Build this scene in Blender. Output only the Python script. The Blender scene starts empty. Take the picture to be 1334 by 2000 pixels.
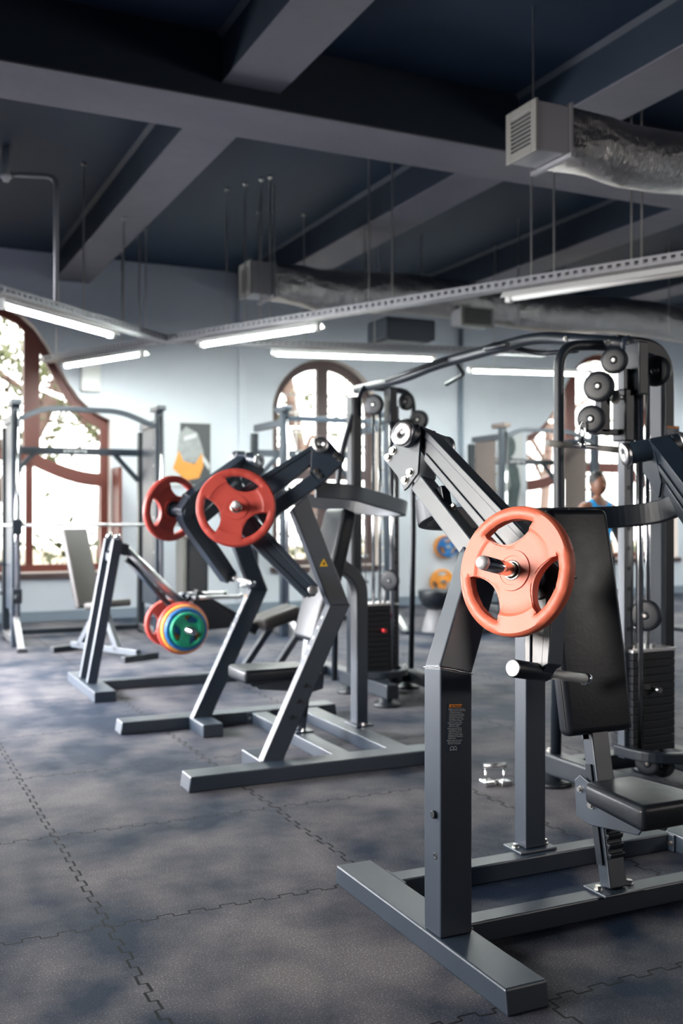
import bpy, bmesh, math, random
from mathutils import Matrix, Vector
random.seed(7)
V = Vector
PI = math.pi
S = bpy.context.scene
COL = S.collection

# ------------------------------------------------------------------ camera
H = 1.38
cam = bpy.data.cameras.new('camera')
cam.sensor_fit = 'VERTICAL'; cam.sensor_height = 36.0; cam.lens = 36.0
cam.clip_end = 200
cam.dof.use_dof = True
cam.dof.focus_distance = 3.15
cam.dof.aperture_fstop = 2.4
co = bpy.data.objects.new('camera', cam); COL.objects.link(co)
co.location = (0, 0, H)
co.rotation_euler = (PI/2, 0, -math.radians(25.25))
S.camera = co

# ------------------------------------------------------------------ light & exposure
S.view_settings.view_transform = 'Standard'
S.view_settings.look = 'None'
S.view_settings.exposure = 1.25
S.view_settings.gamma = 1.0
S.view_settings.use_curve_mapping = False
wd = bpy.data.worlds.new('sky'); S.world = wd; wd.use_nodes = True
bg = wd.node_tree.nodes['Background']
bg.inputs['Color'].default_value = (1.0, 0.97, 0.93, 1); bg.inputs['Strength'].default_value = 3.2
S.cycles.max_bounces = 8
S.cycles.diffuse_bounces = 4
S.cycles.sample_clamp_indirect = 6

def area(name, loc, rot, sx, sy, power, col, spread=180):
    l = bpy.data.lights.new(name, 'AREA'); l.shape = 'RECTANGLE'; l.size = sx; l.size_y = sy
    l.energy = power; l.color = col; l.spread = math.radians(spread)
    o = bpy.data.objects.new(name, l); COL.objects.link(o); o.location = loc; o.rotation_euler = rot
    return o
# unseen area lights added off frame for assumed daylight from the left, plus two unseen lights placed for reflections
area('assumed_left_daylight', (-2.9, 3.3, 1.75), (0, math.radians(-80), 0), 1.9, 2.0, 58, (1.0, 0.93, 0.87), 80)  # added unseen light on the nearest press; wall_left has no window opening
area('assumed_left_daylight', (-2.9, 8.3, 2.0), (0, math.radians(-56), 0), 2.2, 3.4, 330, (0.98, 0.97, 1.0), 85)  # added unseen light on the back wall and far machines, no window modelled
area('added_post_reflection_light', (-2.4, 11.6, 1.25), (0, math.radians(-76), math.radians(-38)), 1.7, 2.6, 150, (0.97, 0.97, 1.0), 100)  # added unseen light, angled so the press posts reflect it
area('cushion_reflection_light', (7.6, -3.8, 3.1), (math.radians(80), 0, math.radians(36)), 2.4, 1.2, 15, (1.0, 0.92, 0.86), 70)  # unseen warm light behind the camera, placed to reflect in the back cushion
sun = bpy.data.lights.new('sun', 'SUN'); sun.energy = 3.0; sun.angle = 0.02; sun.color = (1, 0.94, 0.85)
so = bpy.data.objects.new('sun', sun); COL.objects.link(so); so.rotation_euler = (math.radians(40), math.radians(20), 0)

# ------------------------------------------------------------------ materials
def nmat(name):
    m = bpy.data.materials.new(name); m.use_nodes = True
    nt = m.node_tree
    return m, nt, nt.nodes['Principled BSDF']

def mat(name, col, rough=.5, metal=0., bump=0., bscale=200., var=0., vscale=6., spec=.5, coat=0., emit=None, estr=0.):
    m, nt, p = nmat(name)
    p.inputs['Base Color'].default_value = (*col, 1)
    p.inputs['Roughness'].default_value = rough
    p.inputs['Metallic'].default_value = metal
    p.inputs['Specular IOR Level'].default_value = spec
    if coat: p.inputs['Coat Weight'].default_value = coat; p.inputs['Coat Roughness'].default_value = .15
    tc = nt.nodes.new('ShaderNodeTexCoord')
    if var:
        n = nt.nodes.new('ShaderNodeTexNoise'); n.inputs['Scale'].default_value = vscale; n.inputs['Detail'].default_value = 5
        nt.links.new(tc.outputs['Object'], n.inputs['Vector'])
        r = nt.nodes.new('ShaderNodeMix'); r.data_type = 'RGBA'
        r.inputs[6].default_value = tuple(c*(1-var) for c in col) + (1,)
        r.inputs[7].default_value = tuple(min(1, c*(1+var)) for c in col) + (1,)
        nt.links.new(n.outputs['Fac'], r.inputs[0]); nt.links.new(r.outputs[2], p.inputs['Base Color'])
        mr = nt.nodes.new('ShaderNodeMapRange'); mr.inputs[3].default_value = max(.02, rough-.12*var*3); mr.inputs[4].default_value = min(1, rough+.12*var*3)
        nt.links.new(n.outputs['Fac'], mr.inputs[0]); nt.links.new(mr.outputs[0], p.inputs['Roughness'])
    if bump:
        n = nt.nodes.new('ShaderNodeTexNoise'); n.inputs['Scale'].default_value = bscale; n.inputs['Detail'].default_value = 3
        nt.links.new(tc.outputs['Object'], n.inputs['Vector'])
        b = nt.nodes.new('ShaderNodeBump'); b.inputs['Strength'].default_value = bump; b.inputs['Distance'].default_value = .004
        nt.links.new(n.outputs['Fac'], b.inputs['Height']); nt.links.new(b.outputs[0], p.inputs['Normal'])
    if emit:
        p.inputs['Emission Color'].default_value = (*emit, 1); p.inputs['Emission Strength'].default_value = estr
    return m

M = {}
M['frame'] = mat('charcoal_powder_coat', (.012, .023, .040), .42, .0, .10, 900, .12, 9, 1.0)
M['black'] = mat('black_powder_coat', (.006, .011, .018), .42, .0, .1, 800, .1, 8)
M['dark'] = mat('black_plastic', (.007, .010, .015), .45, 0, .05, 500)
M['vinyl'] = mat('black_vinyl', (.008, .011, .016), .42, 0, .12, 70, .15, 20, .4)
M['vinyl_worn'] = mat('worn_brown_black_vinyl', (.034, .030, .027), .5, 0, .12, 70, .15, 20)
M['chrome'] = mat('chrome', (.78, .79, .8), .16, 1.0)
M['steel'] = mat('brushed_steel', (.62, .62, .63), .3, 1.0, .2, 600)
M['tip'] = mat('cast_zinc', (.62, .62, .64), .55, .6, .3, 300)
M['grip'] = mat('knurled_grip', (.66, .65, .63), .5, .55, .3, 900)
M['nickel'] = mat('zinc_bolt', (.66, .64, .6), .28, 1.0)
M['red'] = mat('red_rubber', (.47, .060, .045), .48, 0, .12, 250, .12, 12)
M['coral'] = mat('coral_orange_rubber', (.60, .135, .075), .46, 0, .10, 250, .10, 10)
M['yellow'] = mat('amber_rubber', (.85, .33, .05), .48, 0, .1, 250, .08, 12)
M['blue'] = mat('blue_rubber', (.012, .13, .36), .48, 0, .1, 250, .1, 12)
M['green'] = mat('green_rubber', (.0, .24, .13), .48, 0, .1, 250, .1, 12)
M['grey_rubber'] = mat('grey_rubber', (.2, .2, .21), .5, 0, .1, 250)
M['bronze'] = mat('bronze_brown_panel', (.17, .135, .12), .5, .2, .1, 300, .15, 14)
M['wood'] = mat('dark_red_wood', (.135, .030, .020), .45, 0, .1, 90, .2, 10)
M['wood2'] = mat('dark_brown_wood', (.075, .045, .045), .5, 0, .1, 90, .2, 10)
M['white'] = mat('white_plastic', (.78, .78, .76), .5)
M['tray'] = mat('galvanised_tray', (.30, .30, .32), .45, .5, .1, 300)
M['grille'] = mat('cream_grille_frame', (.24, .235, .22), .5)
M['tube'] = mat('lit_tube', (1, 1, 1), .3, emit=(.93, 1.0, .95), estr=95)
M['tube_far'] = M['tube']
M['orange_tag'] = mat('orange_sticker', (.95, .34, .05), .5)
M['black_tag'] = mat('navy_sticker', (.035, .055, .085), .4)
M['ink'] = mat('white_ink', (.92, .93, .95), .6)
M['ink_dark'] = mat('dark_ink', (.12, .03, .01), .6)
M['yellow_tag'] = mat('yellow_sticker', (.8, .5, .02), .5)
M['skin'] = mat('brown_skin', (.2, .09, .055), .5)
M['cyan'] = mat('bright_blue_cloth', (.0, .33, .75), .8, 0, .2, 300)
M['hair'] = mat('black_hair', (.01, .009, .009), .6)
M['trousers'] = mat('charcoal_cloth', (.03, .03, .035), .85)
M['redknob'] = mat('red_knob', (.7, .03, .04), .35)
M['leaf'] = mat('olive_leaf', (.060, .070, .020), .6, 0, 0, 0, .4, 2)
M['bark'] = mat('pinkish_bark', (.13, .085, .07), .8, 0, .5, 20, .3, 5)
M['lawn'] = mat('dry_lawn', (.16, .135, .10), .9, 0, .3, 40, .3, 3)
M['poster_dark'] = mat('poster_charcoal', (.05, .055, .06), .45)
M['poster_grey'] = mat('poster_grey', (.33, .34, .34), .5, 0, 0, 0, .5, 9)
M['poster_light'] = mat('poster_pale', (.62, .63, .64), .5)
M['poster_orange'] = mat('poster_orange', (.85, .33, .06), .5, 0, 0, 0, .15, 6)
M['poster_teal'] = mat('poster_teal_grey', (.07, .1, .1), .5, 0, 0, 0, .6, 7)

def paint(name, col, hue2=None, bump=.25):
    m, nt, p = nmat(name)
    tc = nt.nodes.new('ShaderNodeTexCoord')
    n = nt.nodes.new('ShaderNodeTexNoise'); n.inputs['Scale'].default_value = 1.4; n.inputs['Detail'].default_value = 6
    nt.links.new(tc.outputs['Object'], n.inputs['Vector'])
    mx = nt.nodes.new('ShaderNodeMix'); mx.data_type = 'RGBA'
    mx.inputs[6].default_value = tuple(c*.9 for c in col)+(1,); mx.inputs[7].default_value = tuple(min(1, c*1.1) for c in (hue2 or col))+(1,)
    nt.links.new(n.outputs['Fac'], mx.inputs[0]); nt.links.new(mx.outputs[2], p.inputs['Base Color'])
    p.inputs['Roughness'].default_value = .62
    n2 = nt.nodes.new('ShaderNodeTexNoise'); n2.inputs['Scale'].default_value = 5; n2.inputs['Detail'].default_value = 8
    nt.links.new(tc.outputs['Object'], n2.inputs['Vector'])
    b = nt.nodes.new('ShaderNodeBump'); b.inputs['Strength'].default_value = bump; b.inputs['Distance'].default_value = .02
    nt.links.new(n2.outputs['Fac'], b.inputs['Height']); nt.links.new(b.outputs[0], p.inputs['Normal'])
    return m
M['wall'] = paint('pale_grey_wall_paint', (.64, .68, .74), bump=.1)
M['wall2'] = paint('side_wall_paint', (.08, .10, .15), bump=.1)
M['reveal'] = paint('cream_plaster', (.72, .66, .62), bump=.1)
M['ceiling'] = paint('navy_ceiling_paint', (.004, .020, .050), bump=.15)
M['beam'] = paint('navy_beam_paint', (.004, .015, .034), (.006, .017, .034))
M['lit_soffit'] = paint('lit_soffit_grey', (.125, .128, .165), (.155, .148, .175), bump=.6)  # light from below painted into the beam undersides, paler than the sides
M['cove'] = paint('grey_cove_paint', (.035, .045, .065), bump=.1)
M['skirt'] = paint('blue_grey_skirting', (.22, .27, .33), bump=.1)

# foil wrapped duct
m, nt, p = nmat('crinkled_foil'); M['foil'] = m
p.inputs['Base Color'].default_value = (.40, .385, .375, 1); p.inputs['Metallic'].default_value = 1; p.inputs['Roughness'].default_value = .33
tc = nt.nodes.new('ShaderNodeTexCoord')
w1 = nt.nodes.new('ShaderNodeTexWave'); w1.inputs['Scale'].default_value = 16; w1.inputs['Distortion'].default_value = 4; w1.bands_direction = 'X'
w2 = nt.nodes.new('ShaderNodeTexNoise'); w2.inputs['Scale'].default_value = 7; w2.inputs['Detail'].default_value = 8
nt.links.new(tc.outputs['Object'], w1.inputs['Vector']); nt.links.new(tc.outputs['Object'], w2.inputs['Vector'])
ad = nt.nodes.new('ShaderNodeMath'); ad.operation = 'MULTIPLY_ADD'; ad.inputs[1].default_value = .10
nt.links.new(w1.outputs['Fac'], ad.inputs[0]); nt.links.new(w2.outputs['Fac'], ad.inputs[2])
b = nt.nodes.new('ShaderNodeBump'); b.inputs['Strength'].default_value = .8; b.inputs['Distance'].default_value = .07
nt.links.new(ad.outputs[0], b.inputs['Height']); nt.links.new(b.outputs[0], p.inputs['Normal'])

# clear window glass
m = bpy.data.materials.new('window_glass'); m.use_nodes = True; nt = m.node_tree; nt.nodes.clear()
out = nt.nodes.new('ShaderNodeOutputMaterial'); tr = nt.nodes.new('ShaderNodeBsdfTransparent'); gl = nt.nodes.new('ShaderNodeBsdfGlossy')
gl.inputs['Roughness'].default_value = .02; tr.inputs['Color'].default_value = (.97, .98, .97, 1)
mx = nt.nodes.new('ShaderNodeMixShader'); mx.inputs[0].default_value = .05
nt.links.new(tr.outputs[0], mx.inputs[1]); nt.links.new(gl.outputs[0], mx.inputs[2]); nt.links.new(mx.outputs[0], out.inputs[0])
M['glass'] = m

# interlocking rubber floor tiles
m, nt, p = nmat('rubber_floor_tiles'); M['floor'] = m
N = nt.nodes; L = nt.links
def mth(op, a, b_=None, c=None):
    n = N.new('ShaderNodeMath'); n.operation = op
    for i, x in enumerate((a, b_, c)):
        if x is None: continue
        if isinstance(x, (int, float)): n.inputs[i].default_value = x
        else: L.new(x, n.inputs[i])
    return n.outputs[0]
p.inputs['Specular IOR Level'].default_value = .08
tc = N.new('ShaderNodeTexCoord'); sp = N.new('ShaderNodeSeparateXYZ'); L.new(tc.outputs['Object'], sp.inputs[0])
wob = N.new('ShaderNodeTexNoise'); wob.inputs['Scale'].default_value = 3.0; L.new(tc.outputs['Object'], wob.inputs['Vector'])
wv = mth('MULTIPLY', mth('SUBTRACT', wob.outputs['Fac'], .5), .03)
X0 = mth('ADD', mth('SUBTRACT', sp.outputs[0], .755), wv); Y0 = mth('ADD', mth('SUBTRACT', sp.outputs[1], 3.42), wv)
Y0 = mth('DIVIDE', Y0, 1.04)
def seam(a, b_, width):
    sq = mth('MULTIPLY', mth('SIGN', mth('SINE', mth('MULTIPLY', b_, 2*PI*9))), .011)
    fr = mth('FRACT', mth('ADD', mth('ADD', a, sq), 100.5))
    d = mth('ABSOLUTE', mth('SUBTRACT', fr, .5))
    return mth('LESS_THAN', d, width)
sx_ = seam(X0, Y0, .0045); sy_ = seam(Y0, X0, .0035)
def tooth(a, b_):
    sq = mth('SINE', mth('MULTIPLY', b_, 2*PI*9))
    fr = mth('FRACT', mth('ADD', a, 100.5)); d = mth('ABSOLUTE', mth('SUBTRACT', fr, .5))
    near = mth('LESS_THAN', d, .0125); edge = mth('LESS_THAN', mth('ABSOLUTE', sq), .16)
    return mth('MULTIPLY', near, edge)
sm = mth('MAXIMUM', mth('MAXIMUM', sx_, sy_), mth('MAXIMUM', tooth(X0, Y0), tooth(Y0, X0)))
nb = N.new('ShaderNodeTexNoise'); nb.inputs['Scale'].default_value = 1.1; nb.inputs['Detail'].default_value = 4; L.new(tc.outputs['Object'], nb.inputs['Vector'])
ns = N.new('ShaderNodeTexNoise'); ns.inputs['Scale'].default_value = 170; ns.inputs['Detail'].default_value = 2; L.new(tc.outputs['Object'], ns.inputs['Vector'])
rp = N.new('ShaderNodeValToRGB'); rp.color_ramp.elements[0].position = .40; rp.color_ramp.elements[1].position = .62
rp.color_ramp.elements[0].color = (.012, .020, .038, 1); rp.color_ramp.elements[1].color = (.122, .116, .124, 1); nb2 = N.new('ShaderNodeTexNoise'); nb2.inputs['Scale'].default_value = 4.5; nb2.inputs['Detail'].default_value = 6; L.new(tc.outputs['Object'], nb2.inputs['Vector'])
L.new(mth('MULTIPLY_ADD', nb2.outputs['Fac'], .35, mth('MULTIPLY', nb.outputs['Fac'], .65)), rp.inputs[0])
spk = mth('MULTIPLY_ADD', mth('GREATER_THAN', ns.outputs['Fac'], .64), .9, 1.0)
spk = mth('MULTIPLY', spk, mth('MULTIPLY_ADD', ns.outputs['Fac'], 1.3, .35))
vm = N.new('ShaderNodeVectorMath'); vm.operation = 'SCALE'; L.new(rp.outputs[0], vm.inputs[0]); L.new(spk, vm.inputs['Scale'])
mix = N.new('ShaderNodeMix'); mix.data_type = 'RGBA'; L.new(sm, mix.inputs[0]); L.new(vm.outputs[0], mix.inputs[6]); mix.inputs[7].default_value = (.006, .007, .009, 1)
L.new(mix.outputs[2], p.inputs['Base Color'])
rr = N.new('ShaderNodeMapRange'); rr.inputs[1].default_value = .3; rr.inputs[2].default_value = .7; rr.inputs[3].default_value = .55; rr.inputs[4].default_value = .75
L.new(nb.outputs['Fac'], rr.inputs[0]); L.new(rr.outputs[0], p.inputs['Roughness'])
hh = mth('SUBTRACT', mth('MULTIPLY', ns.outputs['Fac'], .25), mth('MULTIPLY', sm, 1.0))
b = N.new('ShaderNodeBump'); b.inputs['Strength'].default_value = .5; b.inputs['Distance'].default_value = .004
L.new(hh, b.inputs['Height']); L.new(b.outputs[0], p.inputs['Normal'])

# ------------------------------------------------------------------ mesh helpers
WM = {}
class MB:
    def __init__(s): s.bm = bmesh.new()
    def _f(s, vs, smooth=False):
        try:
            f = s.bm.faces.new(vs); f.smooth = smooth; return f
        except ValueError: return None
    def hexa(s, c8):
        v = [s.bm.verts.new(c) for c in c8]
        for q in ((0,1,2,3),(7,6,5,4),(0,4,5,1),(1,5,6,2),(2,6,7,3),(3,7,4,0)): s._f([v[i] for i in q])
        return s
    def box(s, x0, x1, y0, y1, z0, z1):
        return s.hexa([(x0,y0,z0),(x1,y0,z0),(x1,y1,z0),(x0,y1,z0),(x0,y0,z1),(x1,y0,z1),(x1,y1,z1),(x0,y1,z1)])
    def bar(s, p, q, w, h, side=None, w2=None, h2=None):
        """rectangular tube p->q; side = direction of the width w"""
        p = V(p); q = V(q); d = (q-p).normalized()
        sd = V(side) if side is not None else d.cross(V((0,0,1)))
        if sd.length < 1e-4: sd = V((1,0,0))
        sd = (sd - d*sd.dot(d)).normalized(); up = sd.cross(d).normalized()
        w2 = w2 or w; h2 = h2 or h
        r = []
        for c, ww, hh in ((p,w,h),(q,w2,h2)):
            r += [c-sd*ww/2-up*hh/2, c+sd*ww/2-up*hh/2, c+sd*ww/2+up*hh/2, c-sd*ww/2+up*hh/2]
        return s.hexa(r)
    def sweep(s, path, prof, side=None, smooth=True, closed=False, caps=True):
        """prof: list of (a,b) in the (side, up) frame; side fixed reference"""
        path = [V(p) for p in path]; n = len(path); rings = []
        prev = None
        for i, p in enumerate(path):
            if closed: d = path[(i+1) % n]-path[i-1]
            else: d = path[min(i+1, n-1)]-path[max(i-1, 0)]
            d.normalize()
            if side is not None: sd = V(side)
            elif prev is None: sd = d.cross(V((0,0,1))) if abs(d.z) < .95 else d.cross(V((1,0,0)))
            else: sd = prev
            sd = (sd-d*sd.dot(d)).normalized(); prev = sd; up = sd.cross(d)
            rings.append([s.bm.verts.new(p+sd*a+up*b) for a, b in prof])
        k = len(prof)
        for i in range(n if closed else n-1):
            A = rings[i]; B = rings[(i+1) % n]
            for j in range(k): s._f([A[j], A[(j+1) % k], B[(j+1) % k], B[j]], smooth)
        if caps and not closed: s._f(rings[0][::-1]); s._f(rings[-1])
        return s
    def tube(s, path, r, n=12, closed=False, side=None):
        return s.sweep(path, [(r*math.cos(2*PI*i/n), r*math.sin(2*PI*i/n)) for i in range(n)], side, True, closed)
    def rtube(s, path, w, h, side=None):
        return s.sweep(path, [(-w/2,-h/2),(w/2,-h/2),(w/2,h/2),(-w/2,h/2)], side, False)
    def cyl(s, p, q, r, r2=None, n=24): 
        p = V(p); q = V(q); r2 = r if r2 is None else r2
        d = (q-p).normalized(); a = d.orthogonal().normalized(); b_ = d.cross(a)
        A = [s.bm.verts.new(p+(a*math.cos(2*PI*i/n)+b_*math.sin(2*PI*i/n))*r) for i in range(n)]
        B = [s.bm.verts.new(q+(a*math.cos(2*PI*i/n)+b_*math.sin(2*PI*i/n))*r2) for i in range(n)]
        for i in range(n): s._f([A[i], A[(i+1) % n], B[(i+1) % n], B[i]], n > 8)
        s._f(A[::-1]); s._f(B)
        return s
    def lathe(s, p, axis, prof, n=28, smooth=True):
        """prof list of (dist along axis, radius)"""
        p = V(p); d = V(axis).normalized(); a = d.orthogonal().normalized(); b_ = d.cross(a); rings = []
        for t, r in prof:
            if r < 1e-5: rings.append([s.bm.verts.new(p+d*t)])
            else: rings.append([s.bm.verts.new(p+d*t+(a*math.cos(2*PI*i/n)+b_*math.sin(2*PI*i/n))*r) for i in range(n)])
        for A, B in zip(rings, rings[1:]):
            for i in range(n):
                j = (i+1) % n
                if len(A) == 1 and len(B) == 1: continue
                if len(A) == 1: s._f([A[0], B[j], B[i]], smooth)
                elif len(B) == 1: s._f([A[i], A[j], B[0]], smooth)
                else: s._f([A[i], A[j], B[j], B[i]], smooth)
        if len(rings[0]) > 1: s._f(rings[0][::-1])
        if len(rings[-1]) > 1: s._f(rings[-1])
        return s
    def prism(s, poly, vec):
        vec = V(vec); A = [s.bm.verts.new(V(p)) for p in poly]; B = [s.bm.verts.new(V(p)+vec) for p in poly]; n = len(A)
        s._f(A[::-1]); s._f(B)
        for i in range(n): s._f([A[i], A[(i+1) % n], B[(i+1) % n], B[i]])
        return s
    def sphere(s, c, r, sc=(1,1,1), n=16):
        mt = Matrix.Translation(V(c)) @ Matrix.Diagonal((*[r*k for k in sc], 1))
        g = bmesh.ops.create_uvsphere(s.bm, u_segments=n, v_segments=max(6, n//2), radius=1, matrix=mt)
        for v in g['verts']:
            for f in v.link_faces: f.smooth = True
        return s
    def hexbolt(s, p, axis, r=.011, h=.009):
        p = V(p); d = V(axis).normalized()
        s.cyl(p, p+d*.003, r*1.35, n=16); s.cyl(p+d*.003, p+d*(h+.003), r, n=6)
        return s
    def build(s, name, m, parent=None, bevel=0., seg=2, label=None, local=False, smooth_all=False, subsurf=0):
        bm = s.bm
        if parent is not None and not local:
            bmesh.ops.transform(bm, matrix=WM[parent.name].inverted(), verts=bm.verts)
        bmesh.ops.recalc_face_normals(bm, faces=bm.faces)
        if smooth_all:
            for f in bm.faces: f.smooth = True
        me = bpy.data.meshes.new(name); bm.to_mesh(me); bm.free(); me.materials.append(m)
        o = bpy.data.objects.new(name, me); COL.objects.link(o)
        if parent is not None:
            o.parent = parent; WM[o.name] = WM[parent.name]
        else: WM[o.name] = Matrix.Identity(4)
        if bevel:
            md = o.modifiers.new('bevel', 'BEVEL'); md.width = bevel; md.segments = seg; md.limit_method = 'ANGLE'; md.angle_limit = math.radians(50)
            md.use_clamp_overlap = True
        if subsurf:
            md = o.modifiers.new('subsurf', 'SUBSURF'); md.levels = subsurf; md.render_levels = subsurf
        if label: o['label'] = label
        return o

def tag(o, label, cat, group=None):
    o['label'] = label; o['category'] = cat
    if group: o['group'] = group
    return o
def thing(name, label, cat, loc=(0,0,0), rz=0., group=None):
    o = bpy.data.objects.new(name, None); COL.objects.link(o)
    o.location = loc; o.rotation_euler = (0, 0, rz); o.empty_display_size = .1
    WM[o.name] = Matrix.Translation(V(loc)) @ Matrix.Rotation(rz, 4, 'Z')
    return tag(o, label, cat, group)
def stuff(o): o['kind'] = 'stuff'; return o
def struct(o): o['kind'] = 'structure'; return o
def dup(root, loc, rz=0., label=None, group=None, mats=None, matrix=None, scale=None):
    r = root.copy(); COL.objects.link(r)
    if matrix is not None: r.matrix_world = matrix
    else: r.location = loc; r.rotation_euler = (0, 0, rz)
    if label: r['label'] = label
    if group: r['group'] = group
    def rec(a, b_):
        for ch in [o for o in bpy.data.objects if o.parent == a and o != b_]:
            c = ch.copy(); COL.objects.link(c); c.parent = b_
            rec(ch, c)
    rec(root, r)
    return r
def fillet(pts, rad, n=6):
    """round the corners of a polyline"""
    pts = [V(p) for p in pts]; out = [pts[0]]
    for a, b_, c in zip(pts, pts[1:], pts[2:]):
        d1 = (a-b_); d2 = (c-b_); r = min(rad, d1.length*.49, d2.length*.49)
        p = b_+d1.normalized()*r; q = b_+d2.normalized()*r
        for i in range(n+1):
            t = i/n; out.append(p*(1-t)**2+b_*2*t*(1-t)+q*t*t)
    out.append(pts[-1]); return out
def flatcurve(polys, depth, name):
    """2-D outlines (even-odd filled) in x,z extruded along +y; returns a mesh"""
    cu = bpy.data.curves.new(name, 'CURVE'); cu.dimensions = '2D'; cu.fill_mode = 'BOTH'; cu.extrude = depth/2
    for poly in polys:
        sp_ = cu.splines.new('POLY'); sp_.points.add(len(poly)-1); sp_.use_cyclic_u = True
        for q, (x, z) in zip(sp_.points, poly): q.co = (x, z, 0, 1)
    o = bpy.data.objects.new(name, cu); COL.objects.link(o)
    dg = bpy.context.evaluated_depsgraph_get(); me = bpy.data.meshes.new_from_object(o.evaluated_get(dg))
    bpy.data.objects.remove(o); bpy.data.curves.remove(cu)
    me.transform(Matrix.Rotation(PI/2, 4, 'X'))
    return me
def meshobj(me, name, m, parent=None, loc=(0,0,0)):
    me.materials.clear(); me.materials.append(m); me.name = name
    o = bpy.data.objects.new(name, me); COL.objects.link(o)
    if parent is not None:
        me.transform(WM[parent.name].inverted() @ Matrix.Translation(V(loc))); o.parent = parent; WM[o.name] = WM[parent.name]
    else: o.location = loc; WM[o.name] = Matrix.Translation(V(loc))
    return o
def textobj(body, size, name, m, parent, mtx, align='LEFT', extrude=.0003, space=1.0):
    cu = bpy.data.curves.new(name, 'FONT'); cu.body = body; cu.size = size; cu.extrude = extrude; cu.align_x = align; cu.space_line = space
    o = bpy.data.objects.new(name, cu); COL.objects.link(o)
    dg = bpy.context.evaluated_depsgraph_get(); me = bpy.data.meshes.new_from_object(o.evaluated_get(dg))
    bpy.data.objects.remove(o); bpy.data.curves.remove(cu)
    me.transform(WM[parent.name].inverted() @ mtx)
    me.materials.clear(); me.materials.append(m)
    o = bpy.data.objects.new(name, me); COL.objects.link(o); o.parent = parent; WM[o.name] = WM[parent.name]
    return o

# ------------------------------------------------------------------ the room
YW = 13.3; CZ = 4.66
XL, XR, YF = -3.0, 14.0, -4.0
struct(MB().box(XL-.2, XR+.2, YF-.2, YW+.35, -.12, 0).build('floor', M['floor']))
struct(MB().box(XL-.2, XR+.2, YF-.2, YW+.35, CZ, CZ+.15).build('ceiling', M['ceiling']))

def arch(xc, hw, z0, zs, top, n=24):
    pts = [(xc-hw, z0), (xc+hw, z0), (xc+hw, zs)]
    for i in range(1, n): 
        t = PI*i/n; pts.append((xc+hw*math.cos(t), zs+(top-zs)*math.sin(t)))
    pts.append((xc-hw, zs)); return pts
def ogee_half(off=0.):
    """right half of the big windows from the top centre down to the sill (dx, z), off = inset"""
    p = [(0, 3.97), (.20, 3.945), (.42, 3.86), (.60, 3.70), (.74, 3.50), (.88, 3.26), (1.02, 3.02), (1.15, 2.84), (1.27, 2.73), (1.40, 2.64), (1.55, 2.575)]
    p = [(x*(1-off/1.55), z-off) for x, z in p]
    return p
def ogee(xc, z0, off=0.):
    h = ogee_half(off)
    return [(xc-1.55+off, z0+off), (xc+1.55-off, z0+off)] + [(xc+x, z) for x, z in reversed(h)] + [(xc-x, z) for x, z in h[1:]]
WX = (1.41, 6.04, 11.03); SILL = .61
holes = [ogee(WX[0], SILL), arch(WX[1], .83, SILL, 2.78, 3.56), ogee(WX[2], SILL)]
me = flatcurve([[(XL-.2, 0), (XR+.2, 0), (XR+.2, CZ), (XL-.2, CZ)]] + holes, .30, 'wall_back')
struct(meshobj(me, 'wall_back', M['wall'], loc=(0, YW+.15, 0)))
# cream reveals: thin linings of the three openings
for i, h in enumerate(holes):
    b_ = MB(); n = len(h); cx = sum(p_[0] for p_ in h)/n; cz = sum(p_[1] for p_ in h)/n
    ins = [(x+(cx-x)*.004, z+(cz-z)*.004) for x, z in h]
    for k in range(n):
        (x0, z0), (x1, z1) = h[k], h[(k+1) % n]; (a0, c0), (a1, c1) = ins[k], ins[(k+1) % n]
        b_.hexa([(x0,YW-.012,z0),(x1,YW-.012,z1),(a1,YW-.012,c1),(a0,YW-.012,c0),(x0,YW+.3,z0),(x1,YW+.3,z1),(a1,YW+.3,c1),(a0,YW+.3,c0)])
    struct(b_.build('trim_%d' % (i+1), M['reveal']))
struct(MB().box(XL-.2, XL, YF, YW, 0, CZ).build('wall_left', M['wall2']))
struct(MB().box(XR, XR+.2, YF, YW, 0, CZ).build('wall_right', M['wall']))
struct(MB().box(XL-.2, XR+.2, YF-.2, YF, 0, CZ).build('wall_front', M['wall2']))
struct(MB().box(XL, XR, YW-.03, YW-.001, 0, .13).build('baseboard_back', M['skirt'], bevel=.004))
struct(MB().box(4.70, 4.80, YW-.05, YW-.001, .13, CZ).build('trim_10', M['wall'], bevel=.006))
struct(MB().box(4.80, 8.20, YW-.018, YW-.001, 3.02, CZ).build('trim_11', M['wall'], bevel=.004)) if False else None

# beams
zb = 4.32
struct(MB().box(XL, XR, 6.70, 7.30, 4.212, CZ-.001).build('ceiling_beam', M['beam']))
struct(MB().box(XL, XR, 6.699, 7.301, 4.20, 4.2115).build('trim_18', M['lit_soffit']))
struct(MB().box(XL, XR, -.2, .4, 4.20, CZ-.001).build('ceiling_beam', M['beam'], bevel=.012))
for x0, x1 in ((-.22, .22), (2.25, 2.68), (4.70, 5.18), (7.15, 7.6), (9.6, 10.05), (12.0, 12.5)):
    for y0, y1 in ((.401, 6.699), (7.301, YW-.001)):
        struct(MB().box(x0, x1, y0, y1, zb+.012, CZ-.001).build('ceiling_beam', M['beam']))
        struct(MB().box(x0-.001, x1+.001, y0, y1, zb, zb+.0115).build('trim_19', M['lit_soffit']))
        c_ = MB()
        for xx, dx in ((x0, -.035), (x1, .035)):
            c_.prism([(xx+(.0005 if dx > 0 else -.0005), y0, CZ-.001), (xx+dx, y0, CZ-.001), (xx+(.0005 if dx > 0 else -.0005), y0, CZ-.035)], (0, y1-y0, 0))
        struct(c_.build('trim_20', M['cove']))

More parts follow.
